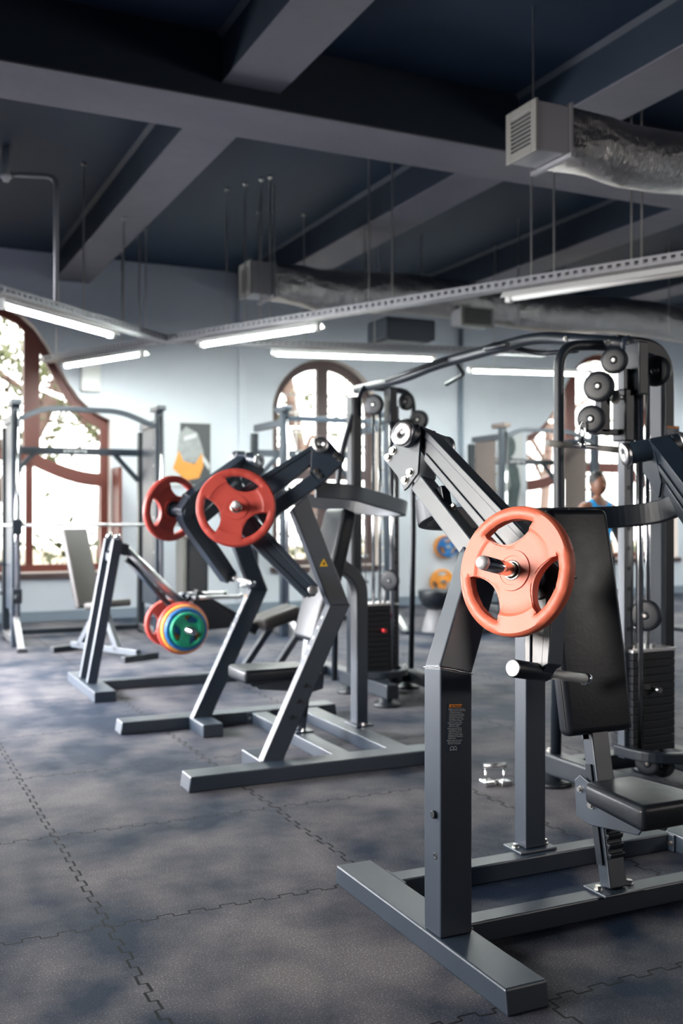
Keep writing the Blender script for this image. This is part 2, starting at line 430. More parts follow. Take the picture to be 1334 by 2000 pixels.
# windows
def window(idx, kind, wood):
    root = thing('window_%d' % idx, '', 'window', (WX[idx-1], YW+.17, SILL)); del root['label']; del root['category']; struct(root)
    xc = WX[idx-1]; y0 = YW+.14; d = .08
    def frame(polys, name, dep=d, yy=y0, m_=wood): return meshobj(flatcurve(polys, dep, name), name, m_, root, (0, yy+dep/2, 0))
    if kind == 'arch':
        frame([arch(xc, .828, SILL, 2.78, 3.555), arch(xc, .70, SILL+.10, 2.80, 3.43)], 'window_frame')
        MB().box(xc-.085, xc+.085, y0, y0+d, SILL+.1, 3.44).build('mullion', wood, root, .006)
        MB().box(xc-.70, xc+.70, y0+.01, y0+d-.01, 1.84, 1.99).build('transom', wood, root, .006)
        b_ = MB()
        for z in (.98, 1.3, 1.58, 2.25, 2.52, 2.8, 3.05): b_.box(xc-.70+max(0, z-2.8)*.4, xc+.70-max(0, z-2.8)*.4, y0+.03, y0+.045, z-.012, z+.012)
        for x in (-.4, .4): b_.box(xc+x-.01, xc+x+.01, y0+.03, y0+.045, SILL+.1, 3.25)
        b_.build('glazing_bars', M['white'], root)
        pane = arch(xc, .71, SILL+.09, 2.8, 3.44)
    else:
        frame([ogee(xc, SILL), ogee(xc, SILL, .10)], 'window_frame')
        for sx in (-1, 1):
            MB().box(xc+sx*.58-.10, xc+sx*.58+.10, y0-.01, y0+d, 2.0, 3.66).build('mullion', wood, root, .006)
            MB().box(xc+sx*.55-.045, xc+sx*.55+.045, y0, y0+d, SILL+.1, 2.0).build('mullion', wood, root, .006)
            up = []; lo = []
            for i in range(13):
                t = i/12; x = .46+t*1.04; z = 2.12-.34*math.sin(t*PI/2)**1.0+.02*t
                up.append((xc+sx*x, z+.085)); lo.append((xc+sx*x, z-.085))
            frame([up+lo[::-1]], 'curved_rail', d+.02, y0-.02)
        frame([[(xc-.48, 2.03), (xc+.48, 2.03), (xc+.48, 2.19), (xc-.48, 2.19)]], 'transom')
        b_ = MB()
        for z in (2.35, 2.55): b_.box(xc-1.45, xc+1.45, y0+.03, y0+.04, z-.006, z+.006)
        for z in (2.8, 3.05, 3.3): b_.box(xc-.95, xc+.95, y0+.03, y0+.04, z-.006, z+.006)
        for x in (-1.25, -1.0, -.78, -.3, 0, .3, .78, 1.0, 1.25): b_.box(xc+x-.006, xc+x+.006, y0+.03, y0+.04, 2.0, 2.62 if abs(x) > .9 else 3.2)
        b_.build('glazing_bars', wood, root)
        pane = ogee(xc, SILL, .09)
    meshobj(flatcurve([pane], .006, 'pane'), 'pane', M['glass'], root, (0, y0+.05, 0))
    MB().box(xc-(.86 if kind == 'arch' else 1.6), xc+(.86 if kind == 'arch' else 1.6), YW-.05, YW+.135, SILL-.07, SILL-.001).build('window_sill', M['wood2'], root, .008)
    if idx == 1:   # open casement leaf
        MB().box(xc+1.56, xc+1.60, YW-.42, YW-.02, 1.02, 1.95).build('casement_leaf', wood, root, .005)
window(1, 'ogee', M['wood']); window(2, 'arch', M['wood2']); window(3, 'ogee', M['wood'])

# outside: ground, trees, hedge
struct(MB().box(-25, 40, YW+.4, 45, -.3, -.2).build('ground_outside', M['lawn']))
def tree(label, base, hgt, lean, crown, nl, seed, group=None):
    rnd = random.Random(seed); bx, by = base
    t = thing('garden_tree', label, 'tree', (bx, by, -.2))
    top = V((bx+lean[0], by+lean[1], hgt))
    b_ = MB(); pth = [V((bx, by, -.2)), V((bx+lean[0]*.25, by, hgt*.3)), V((bx+lean[0]*.7, by+lean[1]*.6, hgt*.65)), top]
    b_.tube(fillet(pth, .5), .11, 10)
    for k in range(5):
        st = pth[1].lerp(pth[3], .2+.16*k); en = st+V((rnd.uniform(-1.6, 1.6), rnd.uniform(-.5, .5), rnd.uniform(.3, 1.3)))
        b_.tube(fillet([st, st.lerp(en, .5)+V((0, 0, .2)), en], .4), .05, 8)
    b_.build('trunk', M['bark'], t)
    f = MB()
    for k in range(nl):
        c = V((bx+lean[0]+rnd.gauss(0, crown[0]), by+lean[1]+rnd.gauss(0, .8), crown[2]+rnd.gauss(0, crown[1])))
        a = V((rnd.uniform(-1,1), rnd.uniform(-1,1), rnd.uniform(-1,1))).normalized()*rnd.uniform(.06, .14); q = a.orthogonal().normalized()*a.length*.5
        vs = [f.bm.verts.new(c+x) for x in (-a, q, a, -q)]; f._f(vs)
    stuff(f.build('foliage', M['leaf'], t))
tree('leaning garden tree outside the left window', (1.1, 15.9), 3.9, (1.9, .3), (1.1, .7, 3.5), 1000, 1)
tree('straight garden tree seen at the right edge of the left window', (3.75, 17.6), 4.6, (.2, .3), (.9, .8, 4.2), 500, 2)
tree('garden tree outside the arched centre window', (8.6, 19.0), 4.6, (-.8, .3), (1.6, 1.0, 4.2), 700, 3)
tree('garden tree outside the right window', (13.5, 18.5), 4.4, (.6, .3), (1.5, .9, 4.4), 300, 4)
f = MB(); rnd = random.Random(5)
for k in range(3600):
    c = V((rnd.uniform(-3, 14), 15.2+rnd.gauss(0, .3), -.2+abs(rnd.gauss(0, .55))*1.0+.1))
    a = V((rnd.uniform(-1,1), rnd.uniform(-1,1), rnd.uniform(-1,1))).normalized()*rnd.uniform(.05, .12); q = a.orthogonal().normalized()*a.length*.5
    f._f([f.bm.verts.new(c+x) for x in (-a, q, a, -q)])
hd = stuff(f.build('hedge', M['leaf'])); tag(hd, 'low sunlit hedge growing outside below the windows', 'hedge')

# ------------------------------------------------------------------ ceiling services
def duct(label, x0, y0, y1, z0, z1, x1, rods, outlet=None):
    t = thing('air_duct', label, 'duct', (x0, (y0+y1)/2, z0), group=None)
    yc = (y0+y1)/2; zc = (z0+z1)/2; h = z1-z0; w = y1-y0
    MB().box(x0+.02, x0+.26, y0, y1, z0, z1).build('outlet_box', M['tray'], t, .004)
    g = MB(); e = .045
    g.box(x0, x0+.02, y0-.01, y0+e, z0-.01, z1+.01).box(x0, x0+.02, y1-e, y1+.01, z0-.01, z1+.01).box(x0, x0+.02, y0+e, y1-e, z0-.01, z0+e).box(x0, x0+.02, y0+e, y1-e, z1-e, z1+.01)
    fr = g.build('grille_frame', M['grille'], t, .003)
    g = MB(); k = 8
    for i in range(k):
        z = z0+e+(h-2*e)*(i+.5)/k
        g.bar((x0+.012, y0+e, z), (x0+.012, y1-e, z), .018, .006, side=(.7, 0, -.7))
    g.box(x0+.0205, x0+.03, y0+e, y1-e, z0+e, z1-e)
    g.build('grille_slats', M['dark'], fr)
    g = MB()
    for i in range(k):
        z = z0+e+(h-2*e)*(i+.5)/k
        g.box(x0+.001, x0+.006, y0+e, y1-e, z+.001, z+.010)
    g.build('grille_slat_edges', M['grille'], fr)
    # foil wrapped body: square to round
    b_ = MB(); rings = []; n = 32; rd = h*.66
    for i, (x, mixr) in enumerate([(x0+.26, 0), (x0+.34, .15), (x0+.6, .8), (x0+.8, 1)] + [(x0+.8+.35*j, 1) for j in range(1, int((x1-x0-.8)/.35))]):
        ring = []
        for k in range(n):
            a = 2*PI*k/n; c, s_ = math.cos(a), math.sin(a); mx_ = max(abs(c), abs(s_))
            sq = (c/mx_*w/2, s_/mx_*h/2); ro = (c*rd, s_*rd)
            sag = .03*math.sin((x-x0)*2.2) if mixr == 1 else 0
            wob_ = 1+.02*math.sin(x*9+k)*mixr
            ring.append(b_.bm.verts.new((x, yc+(sq[0]*(1-mixr)+ro[0]*mixr)*wob_, zc-sag+(sq[1]*(1-mixr)+ro[1]*mixr)*wob_)))
        rings.append(ring)
    for A, B in zip(rings, rings[1:]):
        for k in range(n): b_._f([A[k], A[(k+1) % n], B[(k+1) % n], B[k]], True)
    b_.build('foil_duct', M['foil'], t)
    fl = MB(); fl.box(x0+.255, x0+.275, y0-.02, y1+.02, z0-.02, z1+.02); fl.build('flange', M['tray'], t, .003)
    MB().bar((x0+.24, y0-.06, z0-.018), (x0+.24, y1+.06, z0-.018), .03, .025).build('hanger_rail', M['tray'], t)
    for (x, y) in rods: MB().cyl((x, y, z0-.02), (x, y, CZ), .006, n=8).build('hanger_rod', M['nickel'], t)
    return t
d1 = duct('foil wrapped air duct hanging in front of the main ceiling beam', 3.72, 5.13, 5.43, 3.59, 3.89, 11, [(3.96, 5.48), (7.0, 5.0)])
d2 = duct('foil wrapped air duct hanging behind the main ceiling beam', 3.54, 9.65, 9.97, 3.57, 3.90, 13.5, [(3.78, 9.6), (3.78, 10.02), (4.77, 9.55), (6.7, 9.55), (8.9, 9.55)])
sv = thing('side_vent', 'square side vent below the far foil duct', 'vent', (6.05, 9.5, 3.42))
MB().box(5.92, 6.30, 9.50, 9.72, 3.42, 3.60).build('vent_body', M['tray'], sv, .004)
MB().box(5.90, 6.32, 9.47, 9.50, 3.40, 3.62).build('vent_frame', M['grille'], sv, .004)
g = MB()
for i in range(6): g.box(5.94, 6.28, 9.462, 9.469, 3.435+.028*i, 3.452+.028*i)
g.build('slats', M['dark'], sv)
ac = thing('ceiling_cassette', 'dark box shaped air unit hanging beyond the cable tray', 'air unit', (5.7, 10.6, 3.45))
MB().box(5.45, 6.1, 10.35, 10.85, 3.38, 3.62).build('housing', M['cove'], ac, .02)
MB().box(5.5, 6.05, 10.4, 10.8, 3.365, 3.381).build('grille', M['dark'], ac)
for x in (5.5, 6.05): MB().cyl((x, 10.6, 3.62), (x, 10.6, CZ), .006, n=8).build('hanger_rod', M['nickel'], ac)

# cable trays, tubes and hanger rods
TZ = 3.2
NODE = V((2.98, 10.72, TZ)); A1 = V((1.0, 8.90, TZ)); A2 = V((6.95, 2.45, TZ)); A3 = V((2.05, 12.75, TZ)); A4 = V((7.2, 9.75, TZ))
def tray(label, p, q, rods):
    if p == NODE and q != A2: p = p+(q-p).normalized()*.10
    if q == NODE: q = q-(q-p).normalized()*.10
    mid = (p+q)/2; t = thing('cable_tray', label, 'cable tray', mid, group='perforated cable trays')
    d = (q-p).normalized(); sd = d.cross(V((0,0,1))).normalized(); Ln = (q-p).length; w = .13; h = .05
    b_ = MB()
    for sgn in (-1, 1):     # perforated sides: top and bottom strips with webs between
        o_ = sd*sgn*w/2
        b_.bar(p+o_+V((0,0,h)), q+o_+V((0,0,h)), .004, .018, sd); b_.bar(p+o_+V((0,0,.0)), q+o_+V((0,0,.0)), .004, .018, sd)
        n = int(Ln/.07)
        for i in range(n+1):
            c = p+d*(Ln*i/n)+o_; b_.bar(c+V((0,0,.005)), c+V((0,0,h-.005)), .004, .035, sd)
    n = int(Ln/.06)
    for sgn in (-.33, 0, .33): b_.bar(p+sd*w*sgn-V((0,0,.007)), q+sd*w*sgn-V((0,0,.007)), .03, .002, sd)
    for i in range(n+1):
        c = p+d*(Ln*i/n)-V((0,0,.007)); b_.bar(c-sd*w/2, c+sd*w/2, .022, .0025)
    b_.build('tray_channel', M['tray'], t)
    for r in rods:
        c = p+d*r+V((0,0,0)); zt = CZ
        for a, b2 in ((6.70, 7.30),):
            if a < c.y < b2: zt = 4.20
        for x0, x1 in ((-.22, .22), (2.25, 2.68), (4.70, 5.18), (7.15, 7.6)):
            if x0 < c.x < x1 and zt == CZ: zt = zb
        MB().cyl((c.x, c.y, TZ+.03), (c.x, c.y, zt), .007, n=8).build('hanger_rod', M['nickel'], t)
        MB().cyl((c.x, c.y, zt-.02), (c.x, c.y, zt), .022, n=12).build('ceiling_anchor', M['nickel'], t)
    return t
dist = lambda a, b_: (a-b_).length
tray('cable tray running diagonally from the left edge to the meeting point', A1, NODE, (1.24, 1.9, 2.3))
tray('long cable tray running from the meeting point to the right edge', NODE, A2, (.92, 1.18, 1.40, 1.52, 2.74, 3.0, 4.38, 4.58, 5.22, 5.30, 7.3))
tray('short cable tray running on from the meeting point to the back wall', NODE, A3, (.35, .65, 1.9))
tray('cable tray running along the back below the arched window top', NODE, A4, (.9, 1.4, 2.2))
def lamp(label, c, ang, ln, lit=True, grp='tube lights under the cable trays'):
    d = V((math.cos(ang), math.sin(ang), 0)); sd = V((-d.y, d.x, 0)); c = V(c)
    t = thing('tube_light', label, 'ceiling light', c)
    up = V((0,0,1)); L2 = ln/2+.06
    prof = [(-.085, .004), (-.045, .05), (.045, .05), (.085, .004), (.080, .000), (.038, .040), (-.038, .040), (-.080, .000)]
    b_ = MB(); A = [b_.bm.verts.new(c-d*L2+sd*x+up*z) for x, z in prof]; B = [b_.bm.verts.new(c+d*L2+sd*x+up*z) for x, z in prof]
    for i in range(8): b_._f([A[i], A[(i+1) % 8], B[(i+1) % 8], B[i]])
    b_._f(A[::-1]); b_._f(B)
    b_.build('housing', M['white'], t)
    MB().cyl(c-d*ln/2, c+d*ln/2, .024, n=16).build('lamp_tube', M['tube'] if lit else M['white'], t)
    for s_ in (-1, 1): MB().bar(c+d*s_*(ln/2+.002)+V((0,0,.005)), c+d*s_*(ln/2+.05)+V((0,0,.005)), .06, .075, sd).build('end_cap', M['white'], t, .006)
    return t
def on(p, q, t, dz=-.085): r = p.lerp(q, t); return (r.x, r.y, r.z+dz)
def angd(p, q): return math.atan2(q.y-p.y, q.x-p.x)
lamp('tube light under the left diagonal tray', on(A1, NODE, .335), angd(A1, NODE), 1.5)
lamp('tube light under the long tray nearest the meeting point', on(NODE, A2, .147), angd(NODE, A2), 1.5)
lamp('second tube light along the long tray, nearest the big duct', on(NODE, A2, .54), angd(NODE, A2), 1.5, False)
lamp('tube light under the short tray by the back wall', on(NODE, A3, .5), angd(NODE, A3), 1.35)
lamp('tube light in front of the arched window top', on(NODE, A4, .48), angd(NODE, A4), 1.75)
o = lamp('tube light behind the pull up bar of the cable machine', (7.55, 10.5, TZ-.085), angd(NODE, A4), 1.5)
for x, y in ((7.10, 10.61), (8.00, 10.39)): MB().cyl((x, y, TZ-.04), (x, y, CZ), .006, n=8).build('hanger_rod', M['nickel'], o)
# unseen tubes out of frame, added to brighten the walls and the nearest press
for i, (x, y, a) in enumerate(((-1.7, 5.0, .75), (10.5, 8.5, .3), (12.4, 10.9, -.3), (11.6, 6.2, .8), (8.7, 7.9, .4))):
    nm = ('left aisle', 'far right corner', 'right wall', 'right aisle', 'space behind the near cable tower')[i]
    o = lamp('tube light hanging over the %s' % nm, (x, y, TZ-.085), a, 1.5)
    for s_ in (-.5, .5): MB().cyl((x+s_*math.cos(a), y+s_*math.sin(a), TZ-.03), (x+s_*math.cos(a), y+s_*math.sin(a), CZ), .006, n=8).build('hanger_rod', M['nickel'], o)

# smoke detector on its conduit
pc = V((1.62, 9.50, 0))
sd_ = thing('smoke_detector', 'smoke detector on a grey conduit at the left ceiling', 'smoke detector', (1.2, 9.62, 4.36))
MB().tube(fillet([(pc.x, pc.y, TZ+.06), (pc.x, pc.y, 4.42), (1.22, 9.62, 4.42)], .1), .022, 10).build('conduit', M['tray'], sd_)
MB().lathe((1.2, 9.62, 4.43), (0, 0, -1), [(-.23, .03), (0, .035), (.015, .05), (.045, .05), (.055, .03), (.075, .028), (.085, 0)]).build('detector_head', M['white'], sd_)
# down pipe and small wall box
tag(MB().cyl((8.25, YW-.05, 0), (8.25, YW-.05, CZ), .035, n=12).build('downpipe', M['skirt']), 'thin grey pipe running down the back wall right of the arched window', 'pipe')
wb = thing('wall_box', 'white box high on the back wall beside the left window', 'box', (2.69, YW, 2.9))
MB().box(2.565, 2.815, YW-.10, YW-.001, 2.92, 3.30).build('housing', M['white'], wb, .015)
MB().box(2.60, 2.78, YW-.105, YW-.0995, 2.95, 3.27).build('cover', M['white'], wb)

# posters
ps = thing('poster', 'poster of a figure in orange shorts on the back wall', 'poster', (3.99, YW, 1.9))
yp = YW-.03
MB().box(3.67, 4.31, yp, YW-.001, 1.72, 2.59).build('board', M['poster_light'], ps)
def shape(parent, name, m_, pts, y, t=.002): return MB().prism([(x, y, z) for x, z in pts], (0, -t, 0)).build(name, m_, parent)
def ell(cx, cz, rx, rz, n=20): return [(cx+rx*math.cos(2*PI*i/n), cz+rz*math.sin(2*PI*i/n)) for i in range(n)]
shape(ps, 'print_background', M['poster_dark'], [(3.88, 1.74), (4.30, 1.74), (4.30, 2.57), (3.88, 2.57)], yp)
shape(ps, 'printed_torso', M['poster_grey'], [(3.84, 2.18), (3.86, 2.42), (3.96, 2.52), (4.12, 2.44), (4.2, 2.2), (4.22, 2.05), (3.85, 2.02)], yp-.002)
shape(ps, 'printed_shorts', M['poster_orange'], [(3.78, 1.96), (3.86, 2.2), (3.92, 2.06), (4.08, 2.02), (4.18, 2.17), (4.2, 2.0), (4.14, 1.84), (3.96, 1.8)], yp-.004)
shape(ps, 'printed_arm', M['poster_light'], [(4.18, 2.08), (4.28, 1.94), (4.29, 2.02), (4.2, 2.14)], yp-.004)
shape(ps, 'printed_highlight', M['poster_light'], [(3.93, 2.33), (4.1, 2.38), (4.1, 2.44), (3.93, 2.39)], yp-.004)
p2 = thing('poster', 'poster of a dark muscular back, seen between two bars of the far frame', 'poster', (9.15, YW, 1.5))
MB().box(8.93, 9.40, yp, YW-.001, 1.25, 2.62).build('board', M['poster_light'], p2)
shape(p2, 'printed_head', M['poster_teal'], ell(9.14, 2.40, .12, .17), yp)
shape(p2, 'printed_torso', M['poster_teal'], [(8.95, 2.2), (9.1, 2.26), (9.2, 2.22), (9.31, 2.05), (9.35, 1.8), (9.3, 1.55), (9.28, 1.27), (8.95, 1.27)], yp-.002)
shape(p2, 'printed_highlight', M['poster_grey'], [(9.0, 2.0), (9.12, 2.05), (9.16, 1.8), (9.05, 1.6)], yp-.004)

# ------------------------------------------------------------------ weight plates
def plate_mesh(R, T, name='weight_plate'):
    """three-grip rubber plate, axis +Z, centred"""
    bm = bmesh.new(); rh = .030; ro = .80*R; half = math.radians(34)
    ths = []
    for k in range(3):
        c = math.radians(90+120*k)
        for i in range(25): ths.append((c-half*math.cos(PI*i/24), k, -math.cos(PI*i/24)))
        g0 = c+half; g1 = c+math.radians(120)-half
        for i in range(1, 14): ths.append((g0+(g1-g0)*i/14, k, None))
    def zf(r, u, th):
        q = r/R
        if u is not None and q > .79:      # grip
            x = (q-.895)/.112; z = .42*T*math.sqrt(max(0, 1-x*x))+.08*T
            if q < .985:
                for gpos in (-.62, -.31, 0, .31, .62):
                    if abs(u-gpos) < .05: z -= .055*T
            return z
        if q > .955: return .5*T*(1-((q-.955)/.045)**2*.55)-.04*T
        if .70 < q <= .955: return .5*T
        if .655 < q <= .70: return .5*T-.13*T*(.70-q)/.045
        if q > .31: return .37*T
        if q > .29: return .46*T
        if q > .22: return .46*T
        return .42*T
    rows = []
    for th, k, u in ths:
        rin = ro*.999 if u is None else R*(.80-.40*math.sqrt(max(0, 1-u*u))**.8*.95)-.0005
        rr_ = [rh, .17*R, .22*R, .225*R, .29*R, .31*R, .315*R]
        base = [min(r, rin-(7-i)*.0004) for i, r in enumerate(rr_)]
        base += [base[-1]+(rin-base[-1])*f for f in (.35, .7, .735, .80, .86, .93, 1)]
        if u is None: base = rr_ + [.5*R, .652*R, .66*R, .70*R, .705*R, .75*R, ro*.999]
        rim = [ro, .82*R, .85*R, .895*R, .93*R, .955*R, .97*R, .985*R, .995*R, R]
        row = []
        for r in base+rim:
            uu = u if (u is not None and r >= ro-1e-6) else None
            z = zf(r, uu, th) if uu is not None else (zf(r, None, th))
            if u is not None and r < ro-1e-6 and rin-r < .007: z *= .86
            row.append((r, z))
        rows.append((th, u, [(bm.verts.new((r*math.cos(th), r*math.sin(th), z)), bm.verts.new((r*math.cos(th), r*math.sin(th), -z))) for r, z in row]))
    n = len(rows); nb_ = 14
    for i in range(n):
        th, u, A = rows[i]; th2, u2, B = rows[(i+1) % n]; m_ = len(A)
        gap = u is not None and u2 is not None
        for j in range(m_-1):
            if gap and j == nb_-1:
                for s_ in (j, j+1):
                    f = bm.faces.new([A[s_][0], B[s_][0], B[s_][1], A[s_][1]]); f.smooth = True
                continue
            for k in (0, 1):
                f = bm.faces.new([A[j][k], A[j+1][k], B[j+1][k], B[j][k]]); f.smooth = True
        for j in (0, m_-1):
            f = bm.faces.new([A[j][0], B[j][0], B[j][1], A[j][1]]); f.smooth = True
    bmesh.ops.remove_doubles(bm, verts=bm.verts, dist=1e-5)
    bmesh.ops.recalc_face_normals(bm, faces=bm.faces)
    me = bpy.data.meshes.new(name); bm.to_mesh(me); bm.free()
    try: me.set_sharp_from_angle(angle=math.radians(38))
    except Exception: pass
    return me
def ringmesh():
    return MB().lathe((0,0,-1), (0,0,1), [(0,.027),(0,.031),(2,.031),(2,.027)])
PM = {}
def plate(c, axis, R, T, color, label, roll=0., group=None):
    key = (round(R, 3), round(T, 3), color)
    if key not in PM:
        me = plate_mesh(R, T); me.materials.append(M[color])
        b_ = MB(); n = 28; v = []
        for rr_, z in ((.0245, -.5*T), (.0305, -.5*T), (.0305, .5*T), (.0245, .5*T)):
            v.append([b_.bm.verts.new((rr_*math.cos(2*PI*i/n), rr_*math.sin(2*PI*i/n), z*.94)) for i in range(n)])
        for a in range(4):
            for i in range(n): b_._f([v[a][i], v[a][(i+1) % n], v[(a+1) % 4][(i+1) % n], v[(a+1) % 4][i]], True)
        bmesh.ops.recalc_face_normals(b_.bm, faces=b_.bm.faces)
        rm = bpy.data.meshes.new('hub_ring'); b_.bm.to_mesh(rm); b_.bm.free(); rm.materials.append(M['nickel'])
        PM[key] = (me, rm)
    me, rm = PM[key]
    o = bpy.data.objects.new('weight_plate', me); COL.objects.link(o)
    z = V(axis).normalized(); x = V((0,0,1)).cross(z).normalized(); y = z.cross(x)
    mt = Matrix((x, y, z)).transposed().to_4x4(); mt = Matrix.Translation(V(c)) @ mt @ Matrix.Rotation(roll, 4, 'Z')
    o.matrix_world = mt
    h = bpy.data.objects.new('hub_ring', rm); COL.objects.link(h); h.parent = o
    return tag(o, label, 'weight plate', group)

# ------------------------------------------------------------------ plate loaded press machines
def press(cfg):
    LW = cfg['map']                                   # (F forward, N towards the near side, z) -> world
    t = thing('press_machine', cfg['label'], 'gym machine', LW(cfg['base'][0], 0, 0))
    fr = M['frame']; K = cfg['k']
    d20 = math.radians(20); tl = math.radians(cfg['tilt'])
    Fa = LW(1,0,0)-LW(0,0,0); Na = LW(0,1,0)-LW(0,0,0)
    F0, F1 = cfg['bar']; n0, n1 = cfg['barN']; hb = cfg['barh']
    def P(F, N_, z, s=1): return LW(F, N_*s, z)
    for s in (1, -1):
        nm = 'base_rail'
        b_ = MB(); e = .012
        c8 = [P(F0-e, n0, 0, s), P(F1+e, n0, 0, s), P(F1+e, n1, 0, s), P(F0-e, n1, 0, s), P(F0, n0, hb, s), P(F1, n0, hb, s), P(F1, n1, hb, s), P(F0, n1, hb, s)]
        b_.hexa(c8).build(nm, fr, t, .006)
    nm_ = (n0)
    for (fc, w) in cfg['rails']:
        MB().bar(P(fc, nm_-.001, .035), P(fc, -nm_+.001, .035), w, .07, Fa).build('cross_rail', fr, t, .005)
        for s in (1, -1):
            MB().bar(P(fc, nm_-.001, .036, s), P(fc, nm_-.012, .036, s), w+.06, .068, Fa).build('flange', fr, t, .003)
            for q in (-1, 1): MB().hexbolt(P(fc+q*(w/2+.016), nm_-.013, .036, s), -Na*s, .008, .007).build('bolt', M['nickel'], t)
    # posts
    for s in (1, -1):
        a = (Fa*(-math.sin(d20)*math.cos(tl)) + Na*s*(-math.cos(d20)*math.cos(tl)) + V((0,0,-math.sin(tl)))).normalized()
        ef = (Fa*math.cos(d20) + Na*s*(-math.sin(d20))).normalized()
        eu = ef.cross(a).normalized()
        if eu.z < 0: eu = -eu
        piv = P(*cfg['piv'], s)
        AP = lambda ss, tt, oo=0., piv=piv, ef=ef, eu=eu, a=a: piv+ef*ss*K+eu*tt*K+a*oo
        pw, pd = cfg['post']
        if cfg['kind'] == 'front':
            pb = P(cfg['postF'], cfg['postN'], hb, s); pm = P(cfg['postF'], cfg['postN'], .885, s)
        else:
            st0 = P(cfg['stubF'], n0-.001, .04, s); st1 = P(cfg['stubF'], n0-.30, .04, s)
            MB().bar(st0, st1, .13, .08, Fa).build('foot_stub', fr, t, .006)
            pb = P(cfg['stubF']+.0, cfg['postN'], .07, s); pm = P(cfg['bendF'], cfg['postN']-.0, .875, s)
        pt = AP(*cfg['joint'], .035)
        d1 = (pm-pb).normalized(); d2 = (pt-pm).normalized()
        # lower and upper post mitred at the bend: one welded tube
        def ring(c, d, nrm):
            sd = (Na*s - d*Na.dot(d)*s).normalized() if cfg['kind'] == 'front' else (Na*s-d*(Na*s).dot(d)).normalized()
            up = d.cross(sd).normalized(); r = []
            for x, y in ((-1,-1),(1,-1),(1,1),(-1,1)):
                p0 = c+sd*x*pw/2+up*y*pd/2
                tt = (c-p0).dot(nrm)/d.dot(nrm); r.append(p0+d*tt)
            return r
        nm2 = (d1+d2).normalized()
        MB().hexa(ring(pb, d1, V((0,0,1)))+ring(pm, d1, nm2)).build('lower_post', fr, t, .006, 3)
        jn = (eu*math.cos(math.radians(-38))-ef*math.sin(math.radians(-38))).normalized() if cfg['kind'] == 'front' else d2
        jdir = (ef*.735-eu*.66).normalized(); jn = jdir.cross(a).normalized() if cfg['kind'] == 'front' else jdir.cross(a).normalized()
        MB().hexa(ring(pm, d2, nm2)+ring(pt, d2, jn)).build('upper_post', fr, t, .006, 3)
        # weld bead
        rb = ring(pm, d1, nm2); b_ = MB()
        ptsb = []
        for i in range(4):
            q0, q1 = rb[i], rb[(i+1) % 4]
            for j in range(7): ptsb.append(q0.lerp(q1, j/7)+nm2*random.uniform(-.0012, .0012)+(q0.lerp(q1, j/7)-pm).normalized()*.0005)
        b_.tube(ptsb, .0024, 6, closed=True).build('weld_bead', M['steel'] if cfg['kind'] == 'front' else fr, t)
        # holes with rubber plugs in the lower post
        if cfg['kind'] == 'front':
            of = Na*s*(pw/2)
            for zz, kk in ((.447, 1), (.318, 0)):
                c = P(cfg['postF'], cfg['postN'], zz, s)+of+Fa*.02
                if kk: MB().cyl(c-Na*s*.002, c+Na*s*.012, .0125, n=16).build('rubber_plug', M['dark'], t, .002)
                else: MB().lathe(c-Na*s*.001, Na*s, [(0, .011), (.0025, .0105), (.0025, .006), (.0012, .0055)]).build('bolt_hole', M['dark'], t)
        else:
            ax = Na*s
            for tt in (.28, .38, .48):
                c = pb.lerp(pm, tt)+ax*(pw/2); MB().cyl(c-ax*.002, c+ax*.008, .012, n=14).build('rubber_plug', M['dark'], t)
            b_ = MB()
            for i in range(7):
                c = pb.lerp(pm, .50+.065*i)+d1.cross(ax).normalized()*0; up = d1.cross(ax).normalized()
                if up.dot(Fa) < 0: up = -up
                c = c+up*(pd/2); b_.cyl(c-up*.002, c+up*.001, .009, n=12)
            b_.build('adjustment_hole', M['steel'], t)
        # gusset plates
        g = [AP(x, y, -.006) for x, y in cfg['gusset']]
        MB().prism(g, a*.010).build('gusset_plate', fr, t, .002)
        g = [AP(x, y, .085) for x, y in cfg['gusset']]
        MB().prism(g, a*.010).build('gusset_plate', fr, t, .002)
        for x, y in cfg['gbolts']: MB().hexbolt(AP(x, y, -.006), -a, .0115, .010).build('bolt', M['nickel'], t)
        # fixed tube
        pts = [AP(x, y, .006) for x, y in cfg['fixed']]
        MB().prism(pts, a*.075).build('fixed_tube', fr, t, .005)
        fx = cfg['fixed']
        bl = MB(); m1 = V(AP(fx[2][0], fx[2][1], .045)).lerp(AP(fx[3][0], fx[3][1], .045), .62); bl.hexbolt(m1, jdir.cross(a)*(1 if jdir.cross(a).z > 0 else -1), .010, .012)
        bl.build('bolt', M['nickel'], t)
        # pivot sleeve and caps
        sl = MB().cyl(AP(0, 0, -.035), AP(0, 0, .185), .040*K if K > 1 else .04, n=28).build('pivot_sleeve', fr, t, .003)
        for o0, o1 in ((-.035, -1), (.185, 1)):
            MB().lathe(AP(0, 0, o0), a*o1, [(-.006, .036*K), (-.004, .041*K), (.012, .043*K), (.017, .041*K), (.0175, .012), (.012, .010), (.012, 0)]).build('pivot_cap', M['steel'], t)
        # moving arm: recessed web between two raised rails
        arm = cfg['arm']
        w_ = MB().prism([AP(x, y, .018) for x, y in arm], a*.070).build('press_arm', fr, t, .004)
        for q in cfg['armrails']: MB().prism([AP(x, y, .010) for x, y in q], a*.088).build('arm_rail', fr, w_, .003)
        # horn
        hx, hy = cfg['horn']
        MB().cyl(AP(hx, hy, .10), AP(hx, hy, -.055), .036, n=28).build('horn_sleeve', fr, t, .004)
        hl = cfg['hornlen']
        hn = MB().lathe(AP(hx, hy, -.05), -a, [(0, .0215), (hl-.02, .0215), (hl-.02, 0)]).build('weight_horn', M['chrome'], t)
